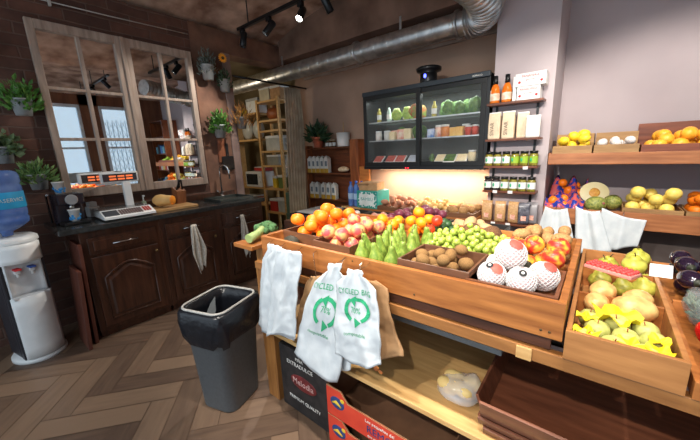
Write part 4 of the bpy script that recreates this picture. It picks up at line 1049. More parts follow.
pile([single('walnut', mat('walnut_shell', (200, 170, 130), (170, 138, 98), rough=.8, bump=.6, scale=10), 1.1, .9, .9, .08, 2)], 18, .30, .45, 1.16, 1.34, ZS, .022, 'tan walnut between the peppers and eggplants', 'walnuts in the vegetable tray', 34)
t = thing('salad_heap', 'heap of dark green cabbage leaves at the front of the vegetable tray', 'leafy greens', (.37, .968, ZS + .016), 0)
foliage(260, .13, .020, .035, .03, leafd, 35, .3, .006, .8).part('leaves', mat('dark_kale', (62, 92, 60), (30, 52, 34), scale=20), t)
#NEXT
# ------------------------------------------------------------------ middle row: crates behind the main tray
t = thing('middle_bench', 'dark low bench behind the front trays carrying black crates', 'bench', (-1.4, 2.05, 0))
MB().box(-.85, 1.0, -.25, .30, .775, .80).box(-.85, 1.0, -.25, -.22, .6, .775).part('bench_top', darkw, t)
for x in (-.8, .95): MB().box(x - .03, x + .03, -.2, -.14, 0, .775).part('leg', darkw, t); MB().box(x - .03, x + .03, .2, .26, 0, .775).part('leg', darkw, t)
bc = mat('black_crate_plastic', (40, 38, 38), rough=.4)
def crate(x0, x1, y0, y1, label, h=.06, m=bc): return tray('plastic_crate' if m is bc else 'wooden_tray', label, 'crate' if m is bc else 'tray', x0, x1, y0, y1, .801, .801 + h, m, .008, group='black plastic crates on the middle bench')
crate(-2.22, -1.90, 1.85, 2.30, 'black plastic crate with card lid, leftmost behind the oranges')
crate(-1.88, -1.60, 1.85, 2.30, 'black plastic crate holding garlic behind the oranges')
crate(-1.58, -1.26, 1.85, 2.30, 'black plastic crate holding pinkish shallots')
crate(-1.24, -.84, 1.85, 2.30, 'black plastic crate holding red onions')
crate(-.82, -.45, 1.85, 2.30, 'black plastic crate holding pale squashes, nearest the pillar')
o = MB().box(-.14, .14, -.18, .18, 0, .008).part('card_lid', mat('grey_card', (150, 148, 146))); o.location = (-2.06, 2.09, .862); tag(o, 'grey card sheet lying on the leftmost black crate', 'card'); o.name = 'grey_cardboard'
ZB = .808
pile([single('garlic', garm, 1, 1, .85, .05)], 14, -1.87, -1.61, 1.87, 2.28, ZB, .03, 'white garlic bulb in the black crate', 'garlic bulbs in the black crate', 41)
pile([single('shallot', mat('shallot_skin', (206, 150, 132), (180, 118, 104)), 1.1, .9, .9)], 24, -1.57, -1.27, 1.87, 2.28, ZB, .029, 'pinkish shallot in the black crate', 'shallots in the black crate', 42)
pile([single('red_onion', onm, 1, 1, .9, .05)], 38, -1.23, -.85, 1.87, 2.28, ZB, .037, 'dark red onion in the black crate', 'red onions in the black crate', 43, tries=40)
pile([single('pale_squash', mat('tan_squash', (214, 176, 130), (196, 154, 108), rough=.6), 1.5, .85, .85, .1)], 6, -.81, -.46, 1.87, 2.28, ZB, .058, 'pale tan squash in the black crate', 'squashes in the black crate', 44, shrink=.8)
# ------------------------------------------------------------------ back row: potato shelf under the fridge
t = thing('back_shelf', 'pine wall shelf below the fridge carrying potato trays', 'shelf', (-1.5, 3.05, .75))
MB().box(-.82, .68, -.34, .39, 0, .028, .003).part('shelf_board', honey, t)
MB().box(-.82, -.55, -.345, -.33, -.07, .035, .003).part('pale_edge', pale, t)
MB().box(.60, .64, .0, .39, -.75, 0).part('support', darkw, t); MB().box(-.80, -.76, .0, .39, -.75, 0).part('support', darkw, t)
WT = 'shallow wooden trays on the shelf under the fridge'
for x0, x1, lab in ((-1.832, -1.47, 'wooden tray of reddish sweet potatoes under the fridge'), (-1.46, -1.12, 'wooden tray of pale yellow onions under the fridge'), (-1.11, -.83, 'wooden tray of big brown potatoes under the fridge')):
    tray('wooden_tray', lab, 'tray', x0, x1, 2.72, 3.10, .779, .822, boxw, .01, group=WT)
ZP = .786
pile([single('sweet_potato', mat('sweet_potato_skin', (196, 142, 112), (168, 112, 88), rough=.7), 1.3, .8, .8, .1, 2)], 22, -1.822, -1.48, 2.74, 3.08, ZP, .036, 'reddish sweet potato under the fridge', 'sweet potatoes under the fridge', 51, tries=40, shrink=.95)
pile([single('yellow_onion', onym, 1, 1, .9, .06, 2)], 27, -1.45, -1.13, 2.74, 3.08, ZP, .031, 'pale yellow onion under the fridge', 'yellow onions under the fridge', 52, tries=40)
pile([single('brown_potato', potm, 1.35, .9, .9, .08, 4)], 6, -1.10, -.84, 2.74, 3.08, ZP, .046, 'big brown potato under the fridge', 'brown potatoes under the fridge', 53, shrink=.85)
# crate with teal print, brown bag box, water bottles
t = thing('printed_carton', 'white fruit carton with teal dotted print on the back shelf', 'carton', (-1.97, 2.86, .779), 0)
MB().box(-.145, .13, -.12, .12, 0, .19, .003).part('box_body', mat('teal_card', (48, 166, 158)), t)
MB().box(-.13, .115, -.1225, -.119, .012, .178).part('white_panel', mat('white_card', (226, 236, 234)), t)
b = MB(); rnd = random.Random(9)
for i in range(46):
    s = i / 46 * 4; e = int(s); f = s - e
    x, z = ((-.125 + .235 * f, .17), (.105, .17 - .15 * f), (.105 - .235 * f, .02), (-.125, .02 + .15 * f))[e]
    b.ball((x + rnd.uniform(-.012, .012), -.123, z + rnd.uniform(-.008, .008)), .011, (1, .1, 1), None, 8, 6)
b.part('teal_dots', mat('teal_card2', (36, 150, 140)), t)
text_mesh('BAMBU', .05, mat('teal_ink', (60, 160, 160)), M=face_front(-.01, -.1235, .10), parent=t)
t = thing('brown_card_box', 'crumpled brown paper box on top of the teal printed carton', 'box', (-1.99, 2.88, .970), .1)
MB().box(-.13, .10, -.09, .09, 0, .085, .004).jitter(.006, 14).part('box_body', kraft, t)
MB().box(-.13, .0, -.13, -.09, .07, .075).part('flap', kraft, t)
wb = mat('blue_pet', (110, 150, 214), (80, 120, 196), rough=.1, alpha=.75)
def wbottle(x, y, lab):
    t = thing('small_water_bottle', lab, 'bottle', (x, y, .779), 0, 'blue water bottles by the teal carton')
    MB().lathe([(0, 0), (.032, 0), (.035, .01), (.033, .05), (.035, .09), (.033, .13), (.035, .17), (.030, .21), (.014, .245), (.012, .26), (0, .26)], n=16).part('bottle', wb, t)
    MB().lathe([(0, .26), (.014, .26), (.014, .28), (0, .28)], n=12).part('cap', mat('blue_cap', (40, 90, 190)), t)
    MB().lathe([(.0355, .08), (.0357, .085), (.0357, .145), (.0355, .15)], n=16, cap=False).part('label_band', mat('pale_blue_label', (170, 200, 230)), t)
for a in ((-2.245, 2.80, 'front left blue water bottle beside the teal carton'), (-2.165, 2.80, 'front right blue water bottle beside the teal carton'), (-2.245, 2.90, 'rear left blue water bottle beside the teal carton'), (-2.165, 2.90, 'rear right blue water bottle beside the teal carton')): wbottle(*a)
# plank / card panel between shelf and fridge
o = MB().box(-2.49, -2.335, 3.30, 3.33, .0, 1.20, .003).part('wooden_plank', honey); tag(o, 'pale upright wooden panel standing between bookshelf and fridge', 'panel')

# ------------------------------------------------------------------ wooden shelf unit at the back wall, left
t = thing('wooden_shelf_unit', 'red-brown wooden shelf unit with cartons beside the curtain', 'shelf unit', (-3.07, 3.30, 0), 0)
MB().box(.44, .58, -.02, .13, 0, 1.55, .004).part('side_panel', redw_z, t); MB().box(-.42, -.39, -.0, .13, 0, 1.50, .004).part('side_panel', redw_z, t)
MB().box(-.39, .44, .12, .14, 0, 1.46).part('back_panel', redw, t)
for z in (.30, .715, 1.09, 1.445): MB().box(-.39, .44, -.02, .12, z, z + .022, .002).part('shelf_board', redw, t)
cw = mat('carton_white', (230, 228, 222), (216, 214, 208), rough=.5)
def brick_carton():
    t = thing('drink_carton', 'x', 'drink carton'); b = MB(); b.box(-.034, .034, -.034, .034, 0, .165, .002)
    b.prism([(-.034, .165), (.034, .165), (.034, .168), (.0, .195), (-.034, .168)][:5], -.034, .034); b.part('carton', cw, t)
    MB().box(-.0345, .0345, -.0352, -.034, .0, .05).part('ochre_band', mat('ochre_print', (206, 160, 60)), t)
    MB().box(-.018, .018, -.0352, -.034, .08, .14).part('grey_print', mat('greyblue_print', (120, 132, 140)), t)
    MB().cyl((0, -.012, .178), (0, -.018, .2), .011).part('cap', white, t); return Proto(t)
bp = brick_carton()
for z, xs, who in ((1.113, (-.30, -.215, -.13, -.045, .035), 'middle'), (.738, (-.28, -.18, -.05, .05, .15), 'lower')):
    for i, x in enumerate(xs):
        bp.put((-3.10 + x, 3.312, z), (0, 0, 0), (1.1, 1, 1.18), f'white drink carton on the {who} shelf of the wooden unit, {ORD[i]} in front', 'drink cartons on the wooden unit')
        if i < 4: bp.put((-3.10 + x + .01, 3.383, z), (0, 0, 0), .96, f'white drink carton on the {who} shelf of wooden unit, rear row, {ORD[i]}', 'drink cartons on the wooden unit')
t = thing('snack_bag', 'pale snack bag lying right of the cartons on the middle shelf', 'bag', (-2.80, 3.345, 1.124))
b = MB(); b.ball((0, 0, .035), 1, (.10, .045, .036), None, 16, 10); b.jitter(.008, 22); b.part('pack', mat('cream_pack', (224, 206, 176), (196, 160, 120), scale=30), t)
t = thing('tall_white_pot', 'smooth white cylinder canister on top shelf of the wooden unit', 'canister', (-2.78, 3.345, 1.468))
MB().lathe([(0, 0), (.08, 0), (.085, .01), (.09, .18), (.085, .18), (.078, .02), (0, .02)], n=28).part('canister', white, t)
MB().tube([(0, 0, .02), (.01, 0, .32)], .004, 6).part('stick', pale, t)
for i, x in enumerate((-3.08, -3.015, -2.95)):
    t = thing('small_jar', f'small brown glass jar with pale label on the top shelf, {ORD[i]}', 'jar', (x, 3.345, 1.468), 0, 'small jars on the top shelf')
    MB().lathe([(0, 0), (.024, 0), (.025, .07), (.018, .085), (0, .085)], n=12).part('jar', mat('amber', (120, 84, 50), rough=.2), t)
    MB().lathe([(0, .0855), (.02, .0855), (.02, .10), (0, .10)], n=12).part('lid', mat('beige_lid', (214, 200, 170)), t)
    MB().lathe([(.0255, .015), (.0257, .06)], n=12, cap=False).part('label', cw, t)
t = thing('potted_plant', 'dark leafy plant in a terracotta pot on the wooden unit', 'potted plant', (-3.22, 3.31, 1.468))
MB().lathe([(0, 0), (.06, 0), (.08, .12), (.088, .12), (.088, .145), (.075, .145), (0, .13)], n=20).part('pot', mat('terracotta', (186, 104, 78), (160, 84, 60), rough=.8), t)
o = foliage(120, .22, .07, .22, .15, leafd, 61, .3, 0, .3).part('foliage', mat('deep_leaf', (48, 78, 46), (26, 48, 30), scale=20), t); o.location = (0, -.02, .14)
b = MB()
for i in range(7): a = i * .9; b.tube([(0, 0, .12), (.08 * math.cos(a), .04 * math.sin(a), .24)], .004, 5)
b.part('stems', leafd, t)

# ------------------------------------------------------------------ wall fridge
t = thing('wall_fridge', 'wide black wall fridge with two sliding glass doors and food inside', 'fridge', (-1.513, 3.225, 1.19))
w, d = .68, .225
b = MB(); b.box(-w, w, -d + .03, d, .77, .83, .004); b.box(-w, w, -d + .03, d, 0, .07, .004); b.box(-w, -w + .04, -d + .03, d, .07, .77); b.box(w - .06, w, -d + .03, d, .07, .77); b.part('cabinet', black, t); MB().box(-w + .04, w - .06, d - .02, d, .07, .77).part('inner_back', mat('fridge_lining', (70, 72, 70), rough=.6), t)
MB().box(-w, w, -d, -d + .03, .795, .84, .004).part('top_trim', mat('dark_trim_grey', (48, 54, 60), rough=.3), t)
MB().box(-w, w, -d, -d + .03, -.005, .03, .004).part('bottom_trim', black, t)
for x in (-.13, -.10): MB().cyl((x, -d - .001, .012), (x, -d - .004, .012), .006).part('indicator_light', mat('red_indicator', (255, 40, 60), emit=3), t)
text_mesh('INFRICO', .022, whiteink, M=face_front(.575, -d - .001, .812), parent=t)
fm = mat('fridge_frame', (13, 14, 15), rough=.45)
def door(x0, x1, y):
    b = MB(); z0, z1 = .03, .795; e = .045
    b.box(x0, x1, y, y + .02, z0, z0 + e, .003); b.box(x0, x1, y, y + .02, z1 - e, z1, .003); b.box(x0, x0 + e, y, y + .02, z0 + e, z1 - e, .003); b.box(x1 - e, x1, y, y + .02, z0 + e, z1 - e, .003)
    o = b.part('door', fm, t); MB().box(x0 + e, x1 - e, y + .008, y + .011, z0 + e, z1 - e).part('glass_pane', mat('fridge_glass', (200, 206, 206), rough=.02, alpha=.05), o)
door(-w + .01, .03, -d - .0); door(-.01, w - .03, -d + .0225)
gs = mat('glass_shelf', (190, 205, 200), rough=.1, alpha=.5)
for z in (.305, .505): MB().box(-w + .045, w - .065, -d + .06, d - .03, z, z + .008).part('glass_shelf', gs, t); MB().box(-w + .045, w - .065, -d + .055, -d + .06, z - .002, z + .010).part('shelf_trim', steel, t)
l = light('fridge_light', 'AREA', (0, -.05, .755), 3.2, (.9, 1, .95), shape='RECTANGLE', size=1.1, size_y=.08); l.parent = t
light('led_strip_glow', 'AREA', (0, .03, -.03), 14, (1, .90, .72), shape='RECTANGLE', size=1.2, size_y=.04).parent = t
MB().box(-.6, .6, .01, .05, -.022, -.006).part('led_strip', mat('warm_led', (255, 226, 180), emit=5), t)
t2 = thing('fridge_speaker', 'black round device with a blue light standing on the fridge', 'speaker', (-1.45, 3.12, 2.031))
MB().lathe([(0, 0), (.08, 0), (.085, .01), (.082, .09), (.07, .10), (.12, .115), (.125, .14), (.11, .15), (0, .145)], n=24).part('body', black, t2)
MB().ball((0, -.086, .06), .014, (1, .4, 1.4), None, 10, 8).part('blue_light', mat('blue_led', (70, 80, 255), emit=5), t2)
# food in the fridge
FX, FY, FZ = -1.513, 3.225, 1.19
def food(kind, x, y, z, label, m, group, s=1):
    s *= 1.3 if kind != 'pack' else 1.15
    if kind == 'tray':
        t = thing('meat_tray', label, 'food tray', (x, y, z), 0, group)
        M = Matrix.Rotation(.7, 4, 'X')
        MB().box(-.06, .06, -.055, .055, 0.034, .048, .004, M=M).part('foam_tray', paper, t); MB().box(-.052, .052, -.047, .047, .045, .056, .005, M=M).part('contents', m, t)
    elif kind == 'jar':
        t = thing('food_jar', label, 'jar', (x, y, z), 0, group)
        MB().lathe([(0, 0), (.03 * s, 0), (.032 * s, .06 * s), (.028 * s, .075 * s), (0, .075 * s)], n=14).part('jar', m, t); MB().lathe([(0, .0755 * s), (.03 * s, .0755 * s), (.03 * s, .09 * s), (0, .09 * s)], n=14).part('lid', white, t)
    elif kind == 'pack':
        o = MB().ball((0, 0, .05 * s), 1, (.040 * s, .03, .05 * s), None, 16, 10).jitter(.016, 22, x * 50) if m in (grn, MATS.get('lettuce'), MATS.get('red_green_pack')) else MB().box(-.038 * s, .038 * s, -.025, .025, 0, .095 * s, .008).jitter(.004, 18, x * 50);o = o.part('food_pack', m); o.location = (x, y, z); tag(o, label, 'food pack', group)
    elif kind == 'bottle':
        t = thing('food_bottle', label, 'bottle', (x, y, z), 0, group)
        MB().lathe([(0, 0), (.024, 0), (.025, .10), (.012, .13), (.012, .15), (0, .15)], n=12).part('bottle', m, t); MB().lathe([(.0255, .03), (.0257, .08)], n=12, cap=False).part('label', cw, t)
meat = mat('minced_meat', (210, 110, 96), (180, 80, 70), scale=60); chs = mat('cheese', (240, 226, 190), (226, 206, 160)); grn = mat('salad_green', (96, 130, 60), (50, 84, 34), scale=30); pks = mat('pink_pack2', (224, 130, 110), (236, 220, 200), scale=20)
g = 'food on the fridge shelves'
sh = {'top': FZ + .314, 'mid': 0, 'low': 0}
rows = (('lower', FZ + .0715), ('middle', FZ + .3135), ('upper', FZ + .5135))
def rowput(ri, side, items, y=3.10, back=True):
    rn, z = rows[ri]; x0, x1 = ((-2.09, -1.53) if side == 'left' else (-1.44, -.93)); n = len(items)
    for i, (k, m, s, nm) in enumerate(items):
        food(k, x0 + (x1 - x0) * (i + .5) / n, y + .03 * (i % 2), z, f'{nm} behind the {side} fridge door, {rn} shelf, {ORD[i]}', m, g, s)
        if ri and back: k2, m2, s2, nm2 = items[(i * 2 + 1) % n]; food(k2, x0 + (x1 - x0) * (i + 1) / (n + .6), y + .155, z, f'{nm2}, rear row, {side} fridge door, {rn} shelf, {ORD[i]}', m2, g, s2)
rowput(0, 'left', (('tray', meat, 1, 'tray of red meat'), ('tray', meat, 1, 'tray of red meat'), ('tray', meat, 1, 'tray of red meat'), ('tray', mat('blue_white_pack', (210, 220, 236)), 1, 'white wrapped tray')), 3.09)
rowput(0, 'right', (('pack', grn, .7, 'small green pack'), ('tray', chs, 1, 'pale food tray'), ('tray', grn, 1, 'tray of green salad'), ('tray', chs, 1, 'pale food tray'), ('jar', chs, .9, 'white lidded tub')), 3.09)
rowput(1, 'left', (('jar', cw, .9, 'clear lidded jar'), ('jar', cw, .9, 'clear lidded jar'), ('pack', chs, .8, 'cream carton'), ('pack', pks, 1, 'red and cream pack'), ('pack', chs, 1.0, 'cream carton'), ('pack', grn, 1.3, 'bag of green leaves')))
rowput(1, 'right', (('pack', mat('blue_pack', (70, 120, 190), (200, 210, 225), scale=20), .8, 'blue pack'), ('jar', pks, 1, 'orange topped jar'), ('jar', mat('orange_jar', (226, 140, 70)), 1, 'orange jar'), ('pack', mat('yellow_pack', (230, 196, 110), (214, 160, 80)), .8, 'yellow pasta pack'), ('pack', mat('yellow_pack', (1, 1, 1)), .8, 'yellow pasta pack'), ('jar', mat('tomato_jar', (206, 70, 50)), .8, 'red jar'), ('jar', mat('tomato_jar', (1, 1, 1)), .8, 'red jar')))
rowput(2, 'left', (('bottle', mat('oil', (196, 180, 90), rough=.2), 1, 'yellow bottle'), ('bottle', mat('clearish', (200, 220, 210), rough=.2), 1, 'clear green capped bottle'), ('pack', mat('lettuce', (190, 206, 110), (140, 170, 70), scale=20), 1.2, 'bag of yellow-green lettuce'), ('pack', mat('lettuce', (1, 1, 1)), 1.2, 'bag of yellow-green lettuce'), ('pack', mat('red_green_pack', (190, 80, 60), (110, 150, 70), scale=25), 1.4, 'red and green pack')))
rowput(2, 'right', (('bottle', mat('oil', (1, 1, 1)), 1, 'yellow bottle'), ('pack', grn, 1.3, 'bag of dark green leaves'), ('pack', grn, 1.1, 'bag of dark green leaves'), ('pack', grn, 1.3, 'large bag of green leaves')))

# ------------------------------------------------------------------ pillar shelves
PX0, PX1 = -.815, -.405
us = thing('pillar_shelf_rack', 'black rack with five brown shelf boards on the white pillar', 'shelf rack', (-.61, 3.045, 0))
for x in (.15, -.16): MB().box(x - .009, x + .009, -.012, 0, .66, 1.80).part('upright', blackmetal, us)
PZ = (1.742, 1.452, 1.228, 1.016, .735)
for z in PZ: MB().box(-.205, .205, -.155, -.014, z - .018, z, .002).part('shelf_board', redw, us)
b = MB()
for i, (x, z) in enumerate(((.12, 1.24 - .02), (-.10, 1.016), (.02, 1.016), (-.1, .735), (.02, .735))):
    MB().box(x - .018, x + .018, -.158, -.1555, z - .02, z + .004).part('price_tag', paper, us)
def sauce(x, y, lab):
    t = thing('sauce_bottle', lab, 'bottle', (x, y, PZ[0] + .001), 0, 'orange bottles on the pillar rack')
    MB().lathe([(0, 0), (.035, 0), (.038, .006), (.038, .09), (.030, .125), (.018, .15), (0, .15)], n=18).part('bottle', mat('orange_sauce', (240, 130, 40), (226, 110, 28), rough=.15, coat=.4), t)
    MB().lathe([(0, .15), (.019, .15), (.020, .17), (.017, .215), (0, .215)], n=14).part('cap', black, t)
    MB().lathe([(.0385, .02), (.0387, .075)], n=18, cap=False).part('label', mat('cream_label', (238, 226, 206), (220, 180, 150), scale=30), t)
sauce(-.765, 2.93, 'orange sauce bottle with black cap, left one on the top board'); sauce(-.675, 2.93, 'orange sauce bottle with black cap, right one on the top board')
def wbox(x, y, z, w, h, d, lab, rz=0):
    t = thing('pastry_box', lab, 'box', (x, y, z), rz, 'white boxes with red lettering')
    MB().box(-w / 2, w / 2, -d / 2, d / 2, 0, h, .002).part('box_body', paper, t)
    text_mesh('PANADERIA', .026, redink, M=face_front(0, -d / 2 - .001, h - .024), parent=t, sx=.85)
    if h > .06: text_mesh('gourmet', .018, redink, M=face_front(0, -d / 2 - .001, h - .05), parent=t)
    for s in (-1, 1): MB().ball((s * w * .36, -d / 2, .03), .01, (1, .1, 1), None, 8, 6).part('red_emblem', redink, t)
wbox(-.515, 2.96, PZ[0] + .001, .16, .10, .12, 'white box with red lettering, lower of two on the rack')
wbox(-.505, 2.955, PZ[0] + .102, .21, .095, .12, 'white box with red lettering stacked on the lower one')
o = MB().box(-.628, -.602, 2.91, 3.02, PZ[0] + .001, PZ[0] + .185, .002).part('pastry_box', paper); tag(o, 'narrow white carton standing upright between bottles and lettered boxes', 'box')
def flour(x, y, lab, w=.095, h=.215, txt='SIVAR', m=None, rz=0):
    t = thing('flour_bag', lab, 'bag', (x, y, PZ[1] + .001), rz, 'paper flour bags on the pillar rack')
    mm = m or mat('flour_paper', (226, 206, 178), (212, 190, 160), rough=.7, scale=20)
    b = MB(); loft(b, [rsq(w / 2 * .95, .03, 0, .012), rsq(w / 2, .034, .01, .014), rsq(w / 2, .034, h * .55, .014), rsq(w / 2 * .97, .026, h * .85, .012), rsq(w / 2 * .98, .006, h, .003)], True, True, False); b.part('bag_body', mm, t)
    MB().box(-w / 2 * .98, w / 2 * .98, -.009, .009, h - .03, h + .004, .002).part('folded_top', paper, t)
    if txt: text_mesh(txt, .042, mat('brown_ink', (92, 70, 60)), M=face_front(-.012, -.0352, h * .38, PI / 2), parent=t)
    return t
flour(-.755, 2.94, 'cream flour bag lettered SIVAR, left one on the second board'); flour(-.648, 2.94, 'cream flour bag lettered SIVAR, right one on the second board')
flour(-.545, 2.965, 'plain cream flour bag partly hidden behind the white pouch', .085, .20, '')
flour(-.465, 2.925, 'white pouch at the right end of the flour board', .10, .165, '', mat('white_pouch', (232, 232, 226), (214, 214, 206), rough=.4, bump=.3, scale=20), .1)
def pjar(x, y, z, lab, glassm, labm, capm=black):
    t = thing('preserve_jar', lab, 'jar', (x, y, z), 0, 'preserve jars on the pillar rack'); t.scale = (1.1, 1.1, 1.22)
    MB().lathe([(0, 0), (.027, 0), (.029, .006), (.029, .07), (.024, .08), (0, .08)], n=16).part('jar', glassm, t)
    MB().lathe([(0, .0805), (.027, .0805), (.027, .097), (0, .097)], n=16).part('lid', capm, t)
    MB().lathe([(.0295, .018), (.0297, .062)], n=16, cap=False).part('label', labm, t)
    MB().ball((-.012, -.0275, .04), .011, (.7, .25, 1.2), None, 8, 6).part('green_mark', greenink, t)
olive = mat('olive_jar', (150, 140, 60), (110, 100, 40), rough=.15, scale=60); labw = mat('jar_label', (236, 242, 238)); labg = mat('lime_label', (160, 196, 60)); darkj = mat('dark_jar', (60, 50, 50), rough=.15)
for i in range(6):
    x = -.782 + i * .068
    pjar(x, 2.925, PZ[2] + .001, f'preserve jar with {"lime green" if i > 2 else "white"} label on the third board, {ORD[i]}', olive, labg if i > 2 else labw)
    pjar(x, 2.925, PZ[3] + .001, f'preserve jar with {"dark" if i < 2 else "olive"} contents on the fourth board, {ORD[i]}', darkj if i < 2 else olive, labw)
def packet(x, y, lab, m, tilt=0):
    t = thing('snack_packet', lab, 'packet', (x, y, PZ[4] + .001), tilt, 'packets on the lowest rack board')
    b = MB(); loft(b, [rsq(.04, .006, 0, .004), rsq(.043, .022, .02, .015), rsq(.043, .024, .10, .015), rsq(.042, .012, .155, .008), rsq(.044, .003, .185, .002)], True, True, True); b.jitter(.003, 40); b.part('pack', m, t)
    MB().box(-.02, .02, -.0265, -.024, .035, .075).part('label', mat('red_label', (206, 90, 70), (230, 200, 180), scale=60), t)
nut = mat('nut_pack', (206, 166, 118), (180, 136, 90), rough=.3, scale=70)
packet(-.775, 2.925, 'packet of tan nuts on the lowest rack board, leftmost', nut); packet(-.665, 2.925, 'packet of tan nuts on the lowest rack board, second from left', nut, .1)
packet(-.56, 2.935, 'packet of tan nuts on the lowest rack board, third from left', nut, -.1); packet(-.478, 2.912, 'dark packet with red label at the front right of the rack', mat('dark_pack', (60, 60, 70), (110, 110, 120), rough=.25, scale=40), .15); packet(-.428, 2.97, 'grey packet behind the dark one at the rack end', mat('grey_pack', (150, 146, 150), rough=.3))

# ------------------------------------------------------------------ right wall shelves
def wshelf(name, label, x0, x1, z0, z1, zi, yf=2.95):
    t = thing(name, label, 'shelf', (x0, yf, z0))
    MB().box(0, x1 - x0, 0, .02, 0, z1 - z0, .003).part('front_board', wallshelf, t)
    MB().box(0, x1 - x0, .02, YR - yf - .01, zi - .02, zi).part('shelf_board', wallshelf, t)
    MB().box(0, .015, .02, YR - yf - .01, zi, z1 - z0 + .005).part('side_board', wallshelf, t); return t
wshelf('upper_wall_shelf', 'upper brown wall shelf with lemons, garlic and oranges', -.345, 1.15, 1.235, 1.318, .069)
wshelf('lower_wall_shelf', 'lower brown wall shelf with melons and citrus, white bags on its front', -.345, 1.15, .77, .893, .094)
ZU, ZL = 1.305, .865
grp = 'produce boxes on the white wall shelves'
def sbox(x0, x1, y0, y1, z0, h, lab, m=boxpale): return tray('produce_box', lab, 'box', x0, x1, y0, y1, z0, z0 + h, m, .008, group=grp)
sbox(-.325, -.075, 2.98, 3.20, ZU, .07, 'tan card box of lemons, front left of the upper shelf'); sbox(-.325, -.075, 3.22, 3.50, ZU, .16, 'tan card box behind the lemons on the upper shelf')
sbox(-.065, .185, 2.98, 3.20, ZU, .07, 'tan card box of garlic, front middle of the upper shelf'); sbox(-.065, .185, 3.22, 3.50, ZU, .16, 'tan card box with garlic behind the front garlic box')
rb = wood('red_box_wood', (140, 78, 52), (104, 54, 36))
sbox(.195, .60, 2.98, 3.50, ZU, .06, 'red-brown box of yellow-orange grapefruits on the upper shelf', rb); sbox(.61, 1.0, 2.98, 3.50, ZU, .06, 'red-brown box of green limes at the upper shelf end', rb)
o = MB().box(.195, 1.0, 3.51, 3.53, ZU, ZU + .22, .003).part('back_plank', rb); tag(o, 'red-brown plank standing behind the fruit boxes on the upper shelf', 'plank')
pl = Proto(tag(MB().ball((0, 0, 0), 1, (1.2, .95, .95), None, 14, 10).jitter(.04, 1.2).part('lemon', ym), None, 'lemon'))
pile([pl], 12, -.315, -.085, 2.99, 3.19, ZU + .007, .037, 'bright lemon in the tan card box', 'lemons in the card box', 61, shrink=.92)
pg = single('garlic', garm, 1, 1, .85, .08, 5)
pile([pg], 12, -.055, .175, 2.99, 3.19, ZU + .007, .032, 'white garlic bulb in the front card box', 'garlic bulbs on the upper shelf', 62)
pile([pg], 10, -.055, .175, 3.23, 3.49, ZU + .007, .034, 'white garlic bulb in the rear card box', 'garlic bulbs in the rear box', 63)
pgf = single('grapefruit', mat('yellow_orange_peel', (250, 190, 62), (246, 164, 44), rough=.4, scale=2), 1, 1, .93, .03, 1, 16, 12)
pile([pgf], 19, .205, .59, 2.99, 3.40, ZU + .007, .044, 'yellow-orange grapefruit on the upper shelf', 'grapefruits on the upper shelf', 64)
pile([single('green_lime', mat('lime_green', (150, 190, 60), (120, 160, 50)), 1, 1, .95, .03)], 12, .62, .99, 2.99, 3.4, ZU + .007, .045, 'green lime at the upper shelf end', 'limes on the upper shelf', 65)
# lower shelf
mm = mat('melon_skin_dark', (158, 160, 84), (92, 108, 50), rough=.5, scale=5, bump=.3); md = P_oval(mm, 'melon', 1.15, .95, .95, .03, 3, 22)
md.put((-.012, 3.035, ZL + .062), (0, 0, .5), .063, 'dark green whole melon in front of the cut one', 'whole melons on the lower shelf')
md.put((.090, 3.17, ZL + .064), (0, 0, 1.5), .062, 'yellow-green whole melon, right of the dark one', 'whole melons on the lower shelf')
for oo in list(bpy.data.objects):
    if oo.name.startswith('melon') and oo.type == 'EMPTY': 
        MB().ball((.35, -.86, .2), .22, (1, .25, .8), None, 10, 8).part('sticker', mat('melon_sticker', (206, 120, 90), (60, 60, 80), scale=30), oo)
t = thing('cut_melon', 'halved melon showing pale flesh and orange seeds on the shelf', 'melon', (-.03, 3.23, ZL + .125), 0)
M = Matrix.Rotation(.2, 4, 'Z') @ Matrix.Rotation(PI / 2 - .35, 4, 'X') @ Matrix.Scale(1.1, 4, (1, 0, 0)) @ Matrix.Scale(.78, 4)
MB().lathe([(0, -.10), (.06, -.09), (.10, -.05), (.115, 0)], M=M, n=28, cap=False).part('rind', mm, t)
MB().lathe([(.115, 0), (.108, .003), (.045, .002), (0, .0015)], M=M, n=28, cap=False).part('cut_flesh', mat('melon_flesh', (250, 240, 200), (244, 228, 170), scale=4), t)
MB().ball((0, 0, 0), 1, (.043, .05, .008), M @ Matrix.Translation((0, 0, .004)), 18, 8).jitter(.003, 60).part('seeds', mat('melon_seeds', (240, 186, 90), (226, 150, 60), scale=60), t)
# orange nets
def onet(x, y, z, n, sd, lab):
    t = thing('orange_net_bag', lab, 'fruit bag', (x, y, z), 0, 'blue printed nets of oranges'); rnd = random.Random(sd)
    b = MB()
    for k, (a, b_, c, q) in enumerate(drop(n, -.12, .12, -.07, .07, 0, .036, sd)):
        MB().ball((a, b_, c), q * .97, (1, 1, 1), None, 14, 10).part('orange', om, t)
    def fn(u, v):
        a = u * 2 * PI; r = .10 + .035 * noise.noise(Vector((math.cos(a) * 2, math.sin(a) * 2, v * 3 + sd)))
        return (r * 1.15 * math.cos(a) + .02, -.045 + r * .5 * math.sin(a) * .5 - .03, .02 + .085 * v + .012 * math.sin(a * 5 + v * 6))
    b = MB(); b.sheet(lambda u, v: (-.13 + .26 * u, -.088 - .012 * math.sin(u * 17 + sd) + .11 * v * v, .005 + (.13 if sd == 1 else .25) * v * (1 - .45 * math.sin(u * 7 + sd) ** 2)), 26, 10, .002); b.part('printed_wrap', mat('blue_printed_wrap', (40, 60, 150), (196, 90, 90), rough=.25, scale=26, mix=(.45, .52), detail=2), t)
onet(-.215, 3.07, ZL + .0, 5, 1, 'blue printed net of oranges at the front left of the lower shelf'); onet(-.215, 3.32, ZL + .0, 9, 2, 'blue printed net of oranges behind, against the pillar')
